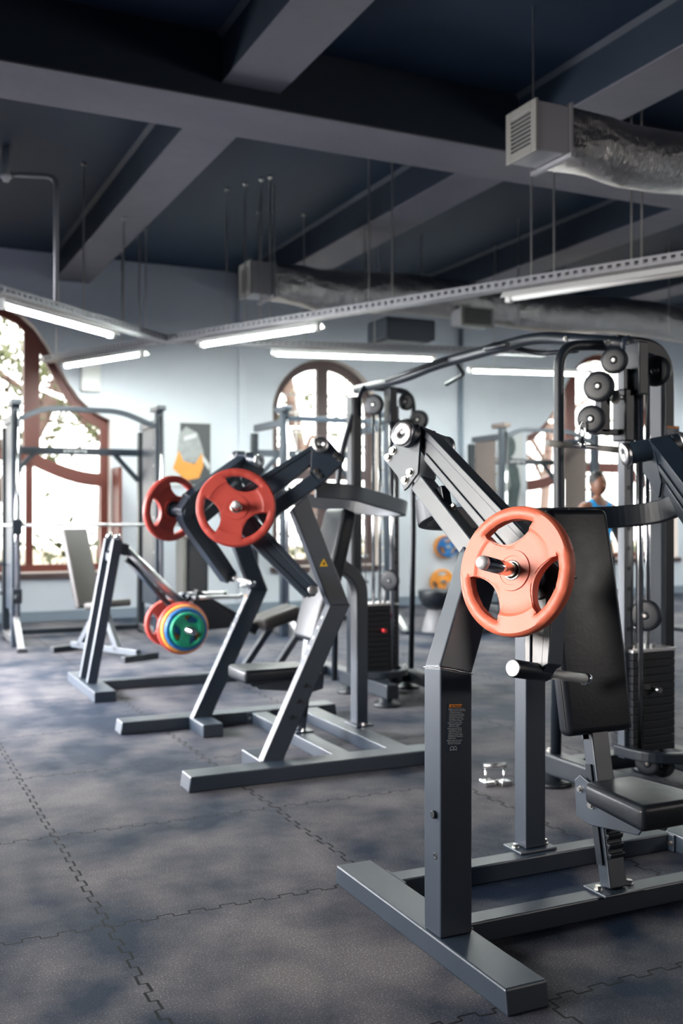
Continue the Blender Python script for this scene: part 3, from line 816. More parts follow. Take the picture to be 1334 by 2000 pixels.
        MB().lathe(AP(hx, hy, -.05), -a, [(hl-.0199, .0212), (hl-.012, .0212), (hl-.004, .0185), (hl, .0125), (hl+.003, .006), (hl+.004, 0)]).build('horn_tip', M['tip'], hn)
        MB().lathe(AP(hx, hy, -.055), -a, [(-.004, .05), (.008, .05), (.010, .046), (.010, 0)]).build('horn_collar', M['black'], t)
        # handle arm and grip
        jx, jy = cfg['hjoint']
        ha = cfg['harm']
        w_ = MB().prism([AP(x, y, .022) for x, y in ha], a*.062).build('handle_arm', fr, t, .004)
        for q in cfg['harmrails']: MB().prism([AP(x, y, .014) for x, y in q], a*.078).build('arm_rail', fr, w_, .003)
        h0, h1, h2 = cfg['hand']
        MB().cyl(AP(jx, jy, h0), AP(jx, jy, h1), .027, n=24).build('handle_sleeve', M['black'], t, .003)
        MB().lathe(AP(jx, jy, h0), -a, [(-.002, .0255), (.003, .0255), (.004, .023), (.004, 0)]).build('sleeve_cap', M['steel'], t)
        gp = MB().lathe(AP(jx, jy, h1), a, [(0, .016), (h2-h1, .016)]).build('hand_grip', M['grip'], t)
        for o0 in (h1, h2-.022): MB().lathe(AP(jx, jy, o0), a, [(0, .016), (.002, .021), (.010, .022), (.018, .021), (.022, .015), (.0225, 0)]).build('grip_collar', M['chrome'], gp)
        cfg.setdefault('AP', {})[s] = (AP, a)
    # U shaped yoke behind the back rest
    pth = fillet([P(*q) for q in cfg['ubar']] + [P(q[0], -q[1], q[2]) for q in reversed(cfg['ubar'][:-1])], .22, 8)
    MB().rtube(pth, .035, cfg['ubarh'], side=None).build('yoke_bar', M['black'] if cfg['kind'] == 'front' else fr, t, .004)
    # rear column
    rc = cfg['rear']
    MB().rtube(fillet([P(rc, 0, .08), P(rc, 0, cfg['rearz'][0]), P(rc+cfg['rearz'][2], 0, cfg['rearz'][1])], .22, 8), .095, .075, side=Na).build('rear_column', fr, t, .006)
    MB().bar(P(rc, -.085, .075), P(rc, .085, .075), .12, .010, Fa).build('foot_plate', fr, t, .003)
    for x in (-.068, .068): MB().hexbolt(P(rc, x, .080), (0,0,1), .011, .012).build('bolt', M['nickel'], t)
    # seat column with ratchet
    sc = cfg['seatcol']; tp = cfg['seattop']
    MB().bar(P(sc, 0, .08), P(tp[0], 0, tp[1]), .075, .055, Na).build('seat_column', fr, t, .005)
    MB().bar(P(sc, -.085, .075), P(sc, .085, .075), .12, .010, Fa).build('foot_plate', fr, t, .003)
    for x in (-.068, .068): MB().hexbolt(P(sc, x, .080), (0,0,1), .011, .012).build('bolt', M['nickel'], t)
    dd = (P(tp[0], 0, tp[1])-P(sc, 0, .08)).normalized(); nf = Na.cross(dd).normalized()
    if nf.dot(Fa) < 0: nf = -nf
    pr = []; base_ = P(sc, 0, .08)+nf*.0275; n = 8; z0, z1 = .10, .36
    for i in range(n):
        l0 = z0+(z1-z0)*i/n; l1 = z0+(z1-z0)*(i+1)/n; lm = (l1-l0)
        pr += [base_+dd*l0+nf*.014, base_+dd*(l0+lm*.45)+nf*.020, base_+dd*(l0+lm*.55)+nf*.006, base_+dd*(l0+lm*.95)+nf*.006]
    pr = [base_+dd*z0-nf*.001] + pr + [base_+dd*z1-nf*.001]
    MB().prism([q-Na*.033 for q in pr], Na*.066).build('ratchet_strip', M['black'], t, .003)
    for s in (1, -1): MB().bar(base_+dd*.08+Na*s*.045-nf*.03, base_+dd*.42+Na*s*.045-nf*.03, .03, .006, nf).build('guide_strip', M['black'], t)
    # seat carriage plates
    sf0, sf1, sz, st_ = cfg['seat']
    for s in (1, -1):
        q = [(sf0-.11, sz-.03), (sf0-.08, sz-.005), (sf0+.0, sz-.03), (sf1-.10, sz-st_-.03), (sf1-.12, sz-st_-.055), (sf0-.03, sz-.17), (sf0-.10, sz-.155)]
        MB().prism([P(f_, .052, z, s) for f_, z in q], Na*s*.008).build('seat_bracket', fr, t, .003)
        MB().hexbolt(P(sf0-.075, .060, sz-.055, s), Na*s, .009).build('bolt', M['nickel'], t); MB().hexbolt(P(sf0-.015, .060, sz-.095, s), Na*s, .011).build('bolt', M['nickel'], t)
    # cushions
    def cushion(c8, name, m_, bev=.022):
        o = MB().hexa(c8).build(name, m_, t, bev, 4, smooth_all=True)
        return o
    w0, w1 = cfg['seatw']
    cs = [P(sf0, -w0/2, sz-st_), P(sf1, -w1/2, sz-st_-.005), P(sf1, w1/2, sz-st_-.005), P(sf0, w0/2, sz-st_), P(sf0, -w0/2, sz-.004), P(sf1, -w1/2, sz), P(sf1, w1/2, sz), P(sf0, w0/2, sz-.004)]
    so_ = cushion(cs, 'seat_cushion', M['vinyl'])
    b_ = MB()
    ee = .012; ringp = [P(sf0+ee, -w0/2+.002, sz-.016), P(sf1-.006, -w1/2+.002, sz-.014), P(sf1-.006, w1/2-.002, sz-.014), P(sf0+ee, w0/2-.002, sz-.016)]
    b_.tube(fillet(ringp+[ringp[0]], .02), .0022, 6).build('piping', M['vinyl'], so_)
    bb, bt, bth, bw0, bw1 = cfg['back']
    bd = (P(bt[0], 0, bt[1])-P(bb[0], 0, bb[1])).normalized(); bn = Na.cross(bd).normalized()
    if bn.dot(Fa) < 0: bn = -bn
    c0, c1 = P(bb[0], 0, bb[1]), P(bt[0], 0, bt[1])
    # back cushion as an outline with rounded ends
    def bc(l, w): return c0.lerp(c1, l)+Na*w
    outl = [(0, -bw0/2), (.35, -bw0/2*1.04), (.7, -bw0/2), (1, -bw1/2), (1, bw1/2), (.7, bw0/2), (.35, bw0/2*1.04), (0, bw0/2)]
    o = MB().prism([bc(l, w) for l, w in outl], -bn*bth).build('back_cushion', M['vinyl'], t, .026, 4, smooth_all=True)
    b_ = MB(); rp_ = [bc(min(max(l, .012), .988), w*.985)-bn*.016 for l, w in outl]
    b_.tube(fillet(rp_+[rp_[0]], .03), .0022, 6).build('piping', M['vinyl'], o)
    # support tube behind the back rest
    MB().bar(P(tp[0], 0, tp[1]-.05)-bn*.0, c0.lerp(c1, .62)-bn*(bth+.03), .075, .05, Na).build('back_support', fr, t, .004)
    return t, cfg

k1 = 1.115
c1 = dict(kind='front', label='nearest black shoulder press machine loaded with a coral plate', map=lambda F, N_, z: V((2.37-N_, -F, z)), base=(-2.9,), k=k1, tilt=11,
  bar=(-3.44, -2.345), barN=(.628, .768), barh=.072, rails=[(-2.81, .08), (-3.25, .085)], post=(.115, .10), postF=-2.755, postN=.7025, piv=(-3.177, .601, 1.649),
  joint=(.305, -.385),
  gusset=[(-.03, .036), (.03, .036), (.047, -.024), (.055, -.122), (.019, -.168), (.005, -.178), (-.03, -.13), (-.068, -.098), (-.092, -.078), (-.085, -.055), (-.067, -.028), (-.05, .01)],
  gbolts=[(-.060, -.047), (-.077, -.068), (.024, -.121), (.007, -.145)],
  fixed=[(.022, -.168), (.315, -.432), (.352, -.386), (.058, -.126)],
  arm=[(.02, .035), (.07, .0), (.60, -.40), (.585, -.47), (.53, -.49), (.06, -.075), (.02, -.035)],
  armrails=[[(.02, .038), (.075, .002), (.605, -.415), (.585, -.425), (.070, -.020), (.02, .012)], [(.062, -.054), (.565, -.474), (.535, -.49), (.058, -.078)]],
  horn=(.525, -.427), hornlen=.235, hjoint=(.545, -.685),
  harm=[(.485, -.45), (.575, -.45), (.582, -.66), (.56, -.70), (.525, -.70), (.515, -.66)],
  harmrails=[[(.480, -.45), (.505, -.45), (.532, -.675), (.512, -.665)], [(.555, -.45), (.580, -.45), (.588, -.66), (.566, -.675)]],
  hand=(-.095, .075, .325),
  ubar=[(-3.02, .545, 1.43), (-3.20, .56, 1.375), (-3.36, .42, 1.355), (-3.42, 0, 1.35)], ubarh=.088, rear=-3.30, rearz=(1.0, 1.3, -.06),
  seatcol=-2.81, seattop=(-2.915, .62), seat=(-2.84, -2.50, .455, .08), seatw=(.215, .30), back=((-2.87, .60), (-3.00, 1.395), .065, .29, .265))
press1, c1 = press(c1)
AP1, a1 = c1['AP'][1]
plate(AP1(.525, -.427, -.105), -a1, .198, .048, 'coral', 'coral orange three grip plate on the horn of the nearest press', math.radians(14))

k2 = 1.0
c2 = dict(kind='side', label='grey chest press machine in the middle with two red plates', map=lambda F, N_, z: V((-F, 5.66-N_, z)), base=(-2.3,), k=k2, tilt=8,
  bar=(-2.93, -1.475), barN=(.645, .80), barh=.078, rails=[(-2.375, .105), (-2.72, .13)], post=(.065, .11), postN=.615, stubF=-1.965, bendF=-2.355, piv=(-2.2417, .636, 1.732),
  joint=(.118, -.305),
  gusset=[(-.035, .045), (.03, .045), (.046, -.028), (.052, -.131), (.008, -.185), (-.01, -.20), (-.055, -.15), (-.128, -.085), (-.135, -.06), (-.09, -.02)],
  gbolts=[(-.084, -.047), (-.106, -.070), (.022, -.134), (.003, -.160)],
  fixed=[(-.01, -.20), (.30, -.42), (.34, -.365), (.048, -.146)],
  arm=[(.0, .04), (.04, .005), (.44, -.24), (.50, -.33), (.47, -.40), (.40, -.385), (.045, -.09), (.0, -.04)],
  armrails=[[(.0, .042), (.04, .012), (.45, -.245), (.44, -.275), (.04, -.015), (.0, .012)], [(.045, -.066), (.41, -.36), (.40, -.39), (.045, -.092)]],
  horn=(.447, -.345), hornlen=.16, hjoint=(.047, -.772),
  harm=[(.49, -.36), (.45, -.43), (.075, -.80), (.03, -.80), (.02, -.755), (.30, -.455), (.40, -.32)],
  harmrails=[[(.38, -.345), (.30, -.435), (.015, -.745), (.03, -.77), (.33, -.445)], [(.49, -.38), (.45, -.44), (.085, -.81), (.065, -.79), (.42, -.43)]],
  hand=(-.04, .10, .30),
  ubar=[(-2.24, .58, 1.50), (-2.45, .60, 1.49), (-2.98, .28, 1.40), (-3.04, 0, 1.39)], ubarh=.085, rear=-2.79, rearz=(.97, 1.08, .17),
  seatcol=-2.39, seattop=(-2.46, .62), seat=(-2.42, -1.99, .475, .075), seatw=(.24, .31), back=((-2.405, .62), (-2.62, 1.405), .10, .30, .27))
press2, c2 = press(c2)
for s, lb in ((1, 'red three grip plate facing us on the near arm of the middle press'), (-1, 'red three grip plate on the far arm of the middle press')):
    AP2, a2 = c2['AP'][s]
    plate(AP2(.447, -.345, -.085), -a2, .207, .048, 'red', lb, math.radians(-14 if s > 0 else 20))

# warning stickers
def sticker(parent, origin, ex, ez, nrm, w, h, lines=True, orange_h=.14, name='warning_label'):
    """origin = top left corner"""
    ex, ez, nrm = V(ex).normalized(), V(ez).normalized(), V(nrm).normalized()
    o = V(origin)+nrm*.0008
    pt = lambda x, y, d=0: o+ex*x-ez*y+nrm*d
    b_ = MB().prism([pt(0,0), pt(w,0), pt(w,h), pt(0,h)], nrm*.0006).build(name, M['black_tag'], parent, label='dark warning sticker with orange header')
    m_ = MB().prism([pt(w*.09, h*.015, .0008), pt(w*.91, h*.015, .0008), pt(w*.91, h*.085, .0008), pt(w*.09, h*.085, .0008)], nrm*.0004).build('header', M['orange_tag'], b_)
    mt = Matrix((ex, ez, nrm)).transposed().to_4x4()
    def at(x, y): return Matrix.Translation(pt(x, y, .0014)) @ mt
    textobj('Warning', h*.058, 'header_text', M['ink_dark'], b_, at(w*.38, h*.072), extrude=.0002)
    tri = [pt(w*.20, h*.078, .0013), pt(w*.32, h*.078, .0013), pt(w*.26, h*.024, .0013)]
    MB().prism(tri, nrm*.0003).build('triangle_mark', M['ink_dark'], b_)
    body = ['Before use the equipment,', 'please read the user manual', 'carefully and adjust to', 'the rated training position', 'and operation to exercise.', "If you don't do exercise", 'according to rules, it may', 'cause serious damages.',
            "Don't set others up the", 'equipment to play for', 'when the machine.', 'If the chain and thread', 'are damaged or the pin', 'strings are not wear to', 'work, must check rope', 'frequency, please contact', 'the factory to change the', 'relevant parts.', 'Please make your hands,', 'body and hair be away', 'from the moving parts.']
    lh = .0345*h
    for i, tx in enumerate(body):
        textobj(tx, lh*.98, 'small_print', M['ink'], b_, at(w*.13, h*.125+lh*i+(i > 7)*.006*h+(i > 10)*.006*h+(i > 17)*.006*h), extrude=.0002)
    b2 = MB()
    for i in (0, 8, 11, 18):
        y = h*.120+lh*i+(i > 7)*.006*h+(i > 10)*.006*h+(i > 17)*.006*h
        b2.prism([pt(w*.06, y-.010*h, .0008), pt(w*.11, y-.010*h, .0008), pt(w*.11, y+.004*h, .0008), pt(w*.06, y+.004*h, .0008)], nrm*.0004)
    b2.build('bullet', M['ink'], b_)
    if h > .145:
        y0, y1 = h*.875, h*.965; x0, x1 = w*.30, w*.70; tk = .0013; b2 = MB()
        def ln(p, q): 
            a_, c_ = pt(*p, .001), pt(*q, .001); b2.bar(a_, c_, tk, .0004, nrm.cross(c_-a_))
        xm = (x0+x1)/2
        for (p, q) in (((x0, y0+.004), (x0, y1)), ((x1, y0+.004), (x1, y1)), ((xm, y0+.004), (xm, y1-.003)), ((x0, y0+.004), (x0+.25*(x1-x0), y0)), ((x0+.25*(x1-x0), y0), (xm, y0+.004)), ((xm, y0+.004), (x0+.75*(x1-x0), y0)), ((x0+.75*(x1-x0), y0), (x1, y0+.004)),
                       ((x0, y1), (x0+.25*(x1-x0), y1-.004)), ((x0+.25*(x1-x0), y1-.004), (xm, y1-.001)), ((xm, y1-.001), (x0+.75*(x1-x0), y1-.004)), ((x0+.75*(x1-x0), y1-.004), (x1, y1)), ((x0+.75*(x1-x0), y0+.008), (x0+.75*(x1-x0), y1-.007))): ln(p, q)
        b2.build('book_mark', M['ink'], b_)
    return b_
# on the front face of the near post of the nearest press
pw, pd = c1['post']
sticker(press1, (2.37-.7025-pw/2+.026, 2.755-pd/2, .792), (1, 0, -.06), (.06, 0, 1), (0, -1, 0), .056, .150)
# far post of the middle press: small faded sticker on its front face
def post_sticker(cfg, s):
    LW = cfg['map']; pb = LW(cfg['stubF'], cfg['postN']*s, .07); pm = LW(cfg['bendF'], cfg['postN']*s, .875); d = (pm-pb).normalized()
    nf = V((0, 1, 0)).cross(d).normalized(); nf = nf if nf.x < 0 else -nf
    o = pb.lerp(pm, .93)+nf*(cfg['post'][1]/2)+V((0, .02, 0))
    return o, d, nf
o_, d_, nf_ = post_sticker(c2, -1)
sticker(press2, o_, (0, -1, 0), d_, nf_, .04, .16)
# yellow warning triangle on the near upper post of the middle press
LW = c2['map']; pm = LW(c2['bendF'], c2['postN'], .875); AP2, a2 = c2['AP'][1]; pt_ = AP2(*c2['joint'], .035); d_ = (pt_-pm).normalized()
c_ = pm.lerp(pt_, .42)+V((0, -1, 0))*(c2['post'][0]/2+.002); ex = V((1, 0, 0))
tri = lambda k: [c_+V((x*k, 0, z*k)) for x, z in ((-.024, -.018), (.024, -.018), (0, .024))]
yt = MB().prism(tri(1), (0, -.002, 0)).build('warning_triangle', M['yellow_tag'], press2, label='yellow warning triangle')
MB().prism([p_+V((0, -.002, -.002)) for p_ in tri(.42)], (0, -.0006, 0)).build('triangle_mark', M['ink_dark'], yt)

# ------------------------------------------------------------------ plate loaded row machine (left)
rw = thing('row_machine', 'plate loaded row machine with twin leaning posts, left of the middle press', 'gym machine', (2.3, 8.0, 0))
fr = M['frame']
MB().box(1.54, 1.70, 7.45, 8.5, 0, .078).build('base_foot', fr, rw, .006)
MB().box(1.7005, 3.6, 7.93, 8.05, 0, .075).build('base_spine', fr, rw, .006)
MB().box(3.601, 3.72, 7.6, 8.4, 0, .075).build('base_foot', fr, rw, .006)
for y in (7.85, 8.13):
    MB().bar((1.60, y, .078), (1.80, y, 1.17), .075, .055, (1, 0, 0)).build('leaning_post', fr, rw, .005)
MB().box(1.76, 1.80, 7.885, 8.095, 1.0, 1.06).build('cross_plate', fr, rw, .003)
for y in (7.85, 8.13): MB().sphere((1.80, y, 1.19), .026).build('post_cap', M['chrome'], rw)
MB().bar((1.78, 7.99, 1.12), (1.9, 7.99, 1.08), .12, .09, (0, 1, 0)).build('pivot_block', M['black'], rw, .006)
MB().cyl((1.88, 7.99, 1.10), (2.36, 7.99, .64), .036, n=20).build('lever_tube', M['steel'], rw)
MB().cyl((1.90, 7.99, 1.01), (2.30, 7.99, .58), .022, n=16).build('guide_tube', fr, rw)
for y in (7.90, 8.075): MB().prism([(2.28, y, .52), (2.30, y, .62), (2.40, y, .73), (2.52, y, .70), (2.75, y, .52), (2.72, y, .44), (2.3, y, .42)], (0, .012, 0)).build('lever_plate', M['black'], rw, .003)
MB().hexbolt((2.40, 7.899, .66), (0, -1, 0), .014, .010).build('bolt', M['nickel'], rw)
MB().bar((2.45, 7.99, .72), (2.98, 7.99, .40), .10, .08, (0, 1, 0)).build('lever_arm', M['black'], rw, .005)
hornc = V((2.31, 7.99, .465))
MB().cyl((2.31, 7.52, .465), (2.31, 8.46, .465), .024, n=18).build('weight_horn', M['chrome'], rw)
for y in (7.82, 8.22): MB().cyl((2.40, y, .70), (2.78, y, .70), .016, n=14).build('row_handle', M['steel'], rw)
MB().cyl((2.42, 7.80, .70), (2.42, 8.24, .70), .02, n=14).build('handle_bar', fr, rw)
for y in (7.82, 8.22): MB().sphere((2.79, y, .70), .022).build('handle_end', M['chrome'], rw)
# chest pad at its right end
MB().hexa([V((3.00, 7.82, .40)), V((3.36, 7.82, .50)), V((3.36, 8.14, .50)), V((3.00, 8.14, .40)), V((2.97, 7.82, .50)), V((3.31, 7.82, .61)), V((3.31, 8.14, .61)), V((2.97, 8.14, .50))]).build('chest_pad', M['vinyl_worn'], rw, .04, 5, smooth_all=True)
for x0 in (2.85, 3.15): MB().bar((x0, 7.99, .06), (x0+.28, 7.99, .44), .06, .05, (0, 1, 0)).build('pad_support', fr, rw, .004)
def stack(x, z, items, grp):
    for y, R, T, c, lb, roll in items: plate((x, y, z), (0, -1, 0), R, T, c, lb, roll, None)
stack(2.31, .465, [(7.83, .207, .045, 'red', 'red plate innermost of the multicoloured stack on the row machine', .3), (7.785, .19, .042, 'yellow', 'amber plate between the red and blue plates of the row machine stack', .9),
                   (7.742, .170, .040, 'blue', 'blue plate between the amber and green plates of the row machine stack', .2), (7.70, .138, .038, 'green', 'small green plate outermost of the row machine stack', -.35)], None)
plate((2.31, 8.25, .465), (0, 1, 0), .195, .045, 'red', 'red plate on the far side of the row machine', .5)

# ------------------------------------------------------------------ smith machines
def smith(label, x0, y0, w, dep, hz, arch_top=True, panel='frame'):
    t = thing('smith_machine', label, 'gym machine', (x0+w/2, y0+dep/2, 0))
    fr = M['frame']; x1 = x0+w; y1 = y0+dep
    for x in (x0, x1):
        MB().box(x-.045, x+.045, y0-.04, y0+.04, .0, hz).build('front_upright', fr, t, .005)
        MB().cyl((x, y0-.085, .12), (x, y0-.085, hz-.06), .019, n=14).build('guide_rod', M['chrome'], t)
        MB().box(x-.035, x+.035, y1-.05, y1+.05, 0, hz*.93).build('rear_upright', M['black'], t, .005)
        MB().box(x-.035, x+.035, y0+.041, y1-.051, .03, .10).build('side_rail', M['steel'], t, .005)
        MB().box(x-.03, x+.03, y0+.041, y1-.051, hz-.16, hz-.08).build('top_rail', fr, t, .005)
        MB().box(x-.05, x+.05, y0-.13, y0+.20, hz, hz+.06).build('top_cap', M[panel or 'frame'], t, .012)
        MB().bar((x, y0-.03, .30), (x, y0-.42, .02), .06, .05, (1, 0, 0)).build('front_foot', M['steel'], t, .006)
        MB().box(x-.05, x+.05, y0-.50, y0-.38, 0, .03).build('foot_pad', M['dark'], t, .006)
        if panel: MB().box(x-.012, x+.012, y0+.18, y1-.12, .35, hz-.16).build('side_panel', M[panel], t, .003)
        for i in range(8):
            z = .75+i*.19; MB().cyl((x, y0+.041, z), (x, y0+.16, z), .018, n=12).build('catch_peg', M['nickel'], t)
        for z in (.50, .82): MB().cyl((x-.2 if x == x0 else x, y1-.02, z), (x if x == x0 else x+.2, y1-.02, z), .022, n=12).build('storage_peg', M['chrome'], t)
    for z, yy in ((hz-.41, y1), ):
        MB().box(x0+.036, x1-.036, yy-.03, yy+.03, z-.04, z+.04).build('cross_bar', fr, t, .004)
        b_ = MB(); xm = (x0+x1)/2
        for i in range(7): b_.box(xm-.13+i*.038, xm-.105+i*.038+.004*(i % 2), yy-.032, yy-.0302, z-.018+.006*(i % 3), z+.016)
        b_.build('brand_lettering', M['ink'], t)
        for sx, xx in ((1, x0), (-1, x1)): MB().bar((xx+sx*.30, yy, z-.03), (xx+sx*.03, yy, z-.32), .05, .05, (0, 1, 0)).build('brace', fr, t, .004)
    if arch_top:
        MB().rtube(fillet([(x0+.045, y0, hz-.13), (x0+.28, y0, hz-.015), (x1-.42, y0, hz-.015), (x1-.045, y0, hz-.16)], .15), .06, .055, side=(0, 1, 0)).build('pull_up_bar', fr, t, .004)
    else:
        MB().box(x0+.046, x1-.046, y0-.025, y0+.025, hz-.10, hz-.04).build('front_top_bar', fr, t, .004)
    MB().box(x0+.036, x1-.036, y1-.03, y1+.03, .03, .09).build('rear_base_bar', M['black'], t, .004)
    return t
sm1 = smith('smith machine in front of the left window', 1.452, 10.9, 1.495, .78, 2.47)
sm2 = smith('smith machine in front of the arched window', 4.30, 10.62, 1.32, .95, 2.50, False, None)
sm3 = smith('smith machine far right with bronze side panels', 7.88, 11.6, 1.55, .78, 2.52, True, 'bronze')
bb = thing('barbell', 'bare steel barbell in the smith machine by the left window', 'barbell', (2.2, 10.8, 1.24))
MB().cyl((1.20, 10.815, 1.245), (3.2, 10.815, 1.245), .017, n=14).build('bar_shaft', M['steel'], bb)
for x in (1.452, 2.947): MB().box(x-.05, x+.05, 10.775, 10.855, 1.15, 1.31).build('bar_carriage', M['black'], bb, .012)
for x in (1.452, 2.947): 
    sp_ = thing('safety_stop', 'black safety stop low on the %s guide rod of the left smith machine' % ('left' if x < 2 else 'right'), 'safety stop', (x, 10.815, .5))
    MB().box(x-.05, x+.05, 10.775, 10.855, .45, .60).build('stop_block', M['black'], sp_, .01); MB().cyl((x, 10.77, .52), (x, 10.68, .52), .03, n=12).build('stop_knob', M['dark'], sp_)
# plates stored on the left smith machine
plate((3.08, 11.66, .82), (1, 0, 0), .16, .04, 'yellow', 'amber plate stored on the upper peg of the left smith machine')
plate((3.08, 11.66, .50), (1, 0, 0), .19, .04, 'red', 'red plate stored on the lower peg of the left smith machine')

# ------------------------------------------------------------------ benches
def bench(label, x, y, rz, back_ang, m_):
    t = thing('weight_bench', label, 'bench', (x, y, 0), rz)
    W_ = WM[t.name]; tr = lambda p_: W_ @ V(p_)
    B = lambda p_, q, w, h, sd, n, mm=M['frame']: MB().bar(tr(p_), tr(q), w, h, W_.to_3x3() @ V(sd)).build(n, mm, t, .005)
    B((-.22, -.45, .03), (.22, -.45, .03), .06, .06, (0, 1, 0), 'foot_bar', M['black']); B((-.20, .62, .03), (.20, .62, .03), .06, .06, (0, 1, 0), 'foot_bar', M['black'])
    B((0, -.42, .07), (0, .60, .07), .06, .06, (1, 0, 0), 'spine')
    B((0, .30, .07), (0, .10, .42), .06, .06, (1, 0, 0), 'support'); B((0, -.3, .07), (0, -.02, .42), .06, .06, (1, 0, 0), 'support')
    c = math.cos(back_ang); s_ = math.sin(back_ang)
    def pad(p_, d, L_, w, th, name):
        p_ = V(p_); d = V(d).normalized(); n = V((1, 0, 0)).cross(d)
        c8 = [p_+V((-w/2, 0, 0)), p_+V((w/2, 0, 0)), p_+V((w/2, 0, 0))+d*L_, p_+V((-w/2, 0, 0))+d*L_]
        MB().hexa([tr(q) for q in c8]+[tr(q+n*th) for q in c8]).build(name, m_, t, .02, 4, smooth_all=True)
    pad((0, -.12, .46), (0, -c, s_), .80, .28, .07, 'back_pad'); pad((0, -.05, .44), (0, 1, .12), .38, .28, .07, 'seat_pad')
    return t
bench('incline bench with a worn pad inside the left smith machine', 2.10, 9.95, math.radians(205), math.radians(72), M['vinyl_worn'])
bench('low flat bench far back, seen through the coral plate', 6.75, 9.3, .5, math.radians(8), M['vinyl'])

# ------------------------------------------------------------------ cable crossover machine
cx = thing('cable_crossover', 'tall black cable crossover with two towers joined by a bent pull up bar', 'gym machine', (3.6, 5.6, 0))
bk = M['black']
def pulley(parent, c, axis, r=.068, th=.034):
    axis = V(axis).normalized(); c = V(c)
    w_ = MB().lathe(c-axis*th/2, axis, [(0, .02), (0, r*.72), (.003, r*.95), (.008, r), (th*.38, r), (th*.5, r*.88), (th*.62, r), (th-.008, r), (th-.003, r*.95), (th, r*.72), (th, .02)], 32).build('pulley', M['dark'], parent)
    MB().lathe(c-axis*(th/2+.004), axis, [(0, .012), (.002, .020), (th+.006, .020), (th+.008, .012)], 20).build('pulley_hub', bk, w_)
    MB().hexbolt(c-axis*(th/2+.002), -axis, .006, .005).build('pulley_bolt', M['nickel'], w_)
    MB().hexbolt(c+axis*(th/2+.002), axis, .006, .005).build('pulley_bolt', M['nickel'], w_)
def tower(xr, xu, y, zt, sg, near):
    """xr = x of the thin hoop leg, xu = x of the big upright, sg = direction from the hoop leg to the upright"""
    yr = y+(.05 if near else 0)
    rod = fillet([(xr-.02, yr, .12), (xr, yr, 1.2), (xr, yr, zt+.03), (xr+sg*.25, yr, zt+.05), (xr+sg*.34, yr, zt+.05)], .14, 8)
    MB().tube(rod, .027 if near else .022, 14).build('hoop_leg', bk, cx)
    pth = fillet([(xu, y, .09), (xu, y, zt+.04), (xr+sg*.30, y, zt+.05)], .22, 10) if near else [V((xu, y, .09)), V((xu, y, zt-.03))]
    MB().sweep(pth, [(-.055+.0,-.03),(-.04,-.045),(.04,-.045),(.055,-.03),(.055,.03),(.04,.045),(-.04,.045),(-.055,.03)], side=None, smooth=False).build('main_upright', bk, cx, .004)
    xa, xb_ = min(xr, xu), max(xr, xu)
    for x in (xr-.02, xu):
        MB().box(x-.05, x+.05, y-.62, y+.16, .06, .165).build('base_beam', bk, cx, .012)
        for yy in (y-.52, y+.08):
            MB().lathe((x, yy, 0), (0, 0, 1), [(0, .10), (.018, .10), (.024, .092), (.028, .055), (.062, .05)], 28).build('rubber_foot', M['dark'], cx)
    MB().box(xa+.05, xb_-.055, y-.06, y+.04, .07, .15).build('base_beam', bk, cx, .01)
    for yy in (y-.30, y+.10): MB().hexbolt((xr-.02, yy, .165), (0, 0, 1), .012, .012).build('bolt', M['nickel'], cx)
    xg = xr+sg*.33; yg = y-.16
    G = lambda dx: xg+sg*dx
    def bx(a, b2, y0, y1, z0, z1): return MB().box(min(G(a), G(b2)), max(G(a), G(b2)), y0, y1, z0, z1)
    MB().cyl((G(-.033), yg-.045, .16), (G(-.033), yg-.045, zt-.02), .019, n=16).build('carriage_rod', M['chrome'], cx)
    bx(-.108, -.048, yg-.02, yg+.03, .16, zt-.1).build('hole_column', fr, cx, .003)
    b_ = MB()
    for i in range(17): b_.cyl((G(-.078), yg-.0205, .3+i*.1), (G(-.078), yg-.0225, .3+i*.1), .012, n=12)
    b_.build('adjustment_hole', M['dark'], cx)
    bx(-.115, -.042, yg-.035, yg+.06, zt-.46, zt-.20).build('carriage', bk, cx, .008)
    MB().cyl((G(-.11), yg-.02, zt-.245), (G(-.16), yg-.02, zt-.245), .012, n=12).build('pull_pin', M['steel'], cx)
    MB().lathe((G(-.15), yg-.02, zt-.245), (-sg, 0, 0), [(0, .018), (.01, .034), (.02, .034), (.025, 0)], 20).build('pin_knob', M['grille'], cx)
    bx(-.062, -.002, yg-.075, yg+.03, zt-.23, zt+.03).build('rod_clamp', bk, cx, .006)
    for dx in (.03, .085): MB().cyl((G(dx), yg+.03, .2), (G(dx), yg+.03, zt-.05), .012, n=14).build('guide_rod', M['chrome'], cx)
    st_ = MB()
    for i in range(13): bx_ = st_.box(min(G(-.08), G(.19)), max(G(-.08), G(.19)), yg-.05, yg+.11, .19+i*.038, .225+i*.038)
    st_.build('weight_stack', M['dark'], cx, .002)
    bx(-.085, .195, yg-.055, yg+.115, .684, .70).build('stack_top_plate', M['steel'], cx, .002)
    MB().cyl((G(-.005), yg+.02, .70), (G(-.005), yg+.02, .80), .014, n=12).build('lift_post', M['steel'], cx)
    for dx in (-.05, -.025, .03, .07, .12): MB().hexbolt((G(dx), yg-.03, .70), (0, 0, 1), .009, .014).build('bolt', M['nickel'], cx)
    MB().cyl((G(.05), yg-.05, .50), (G(.05), yg-.10, .50), .014, n=12).build('selector_pin', M['redknob'] if not near else M['chrome'], cx)
    ax = V((.82, .57, 0))
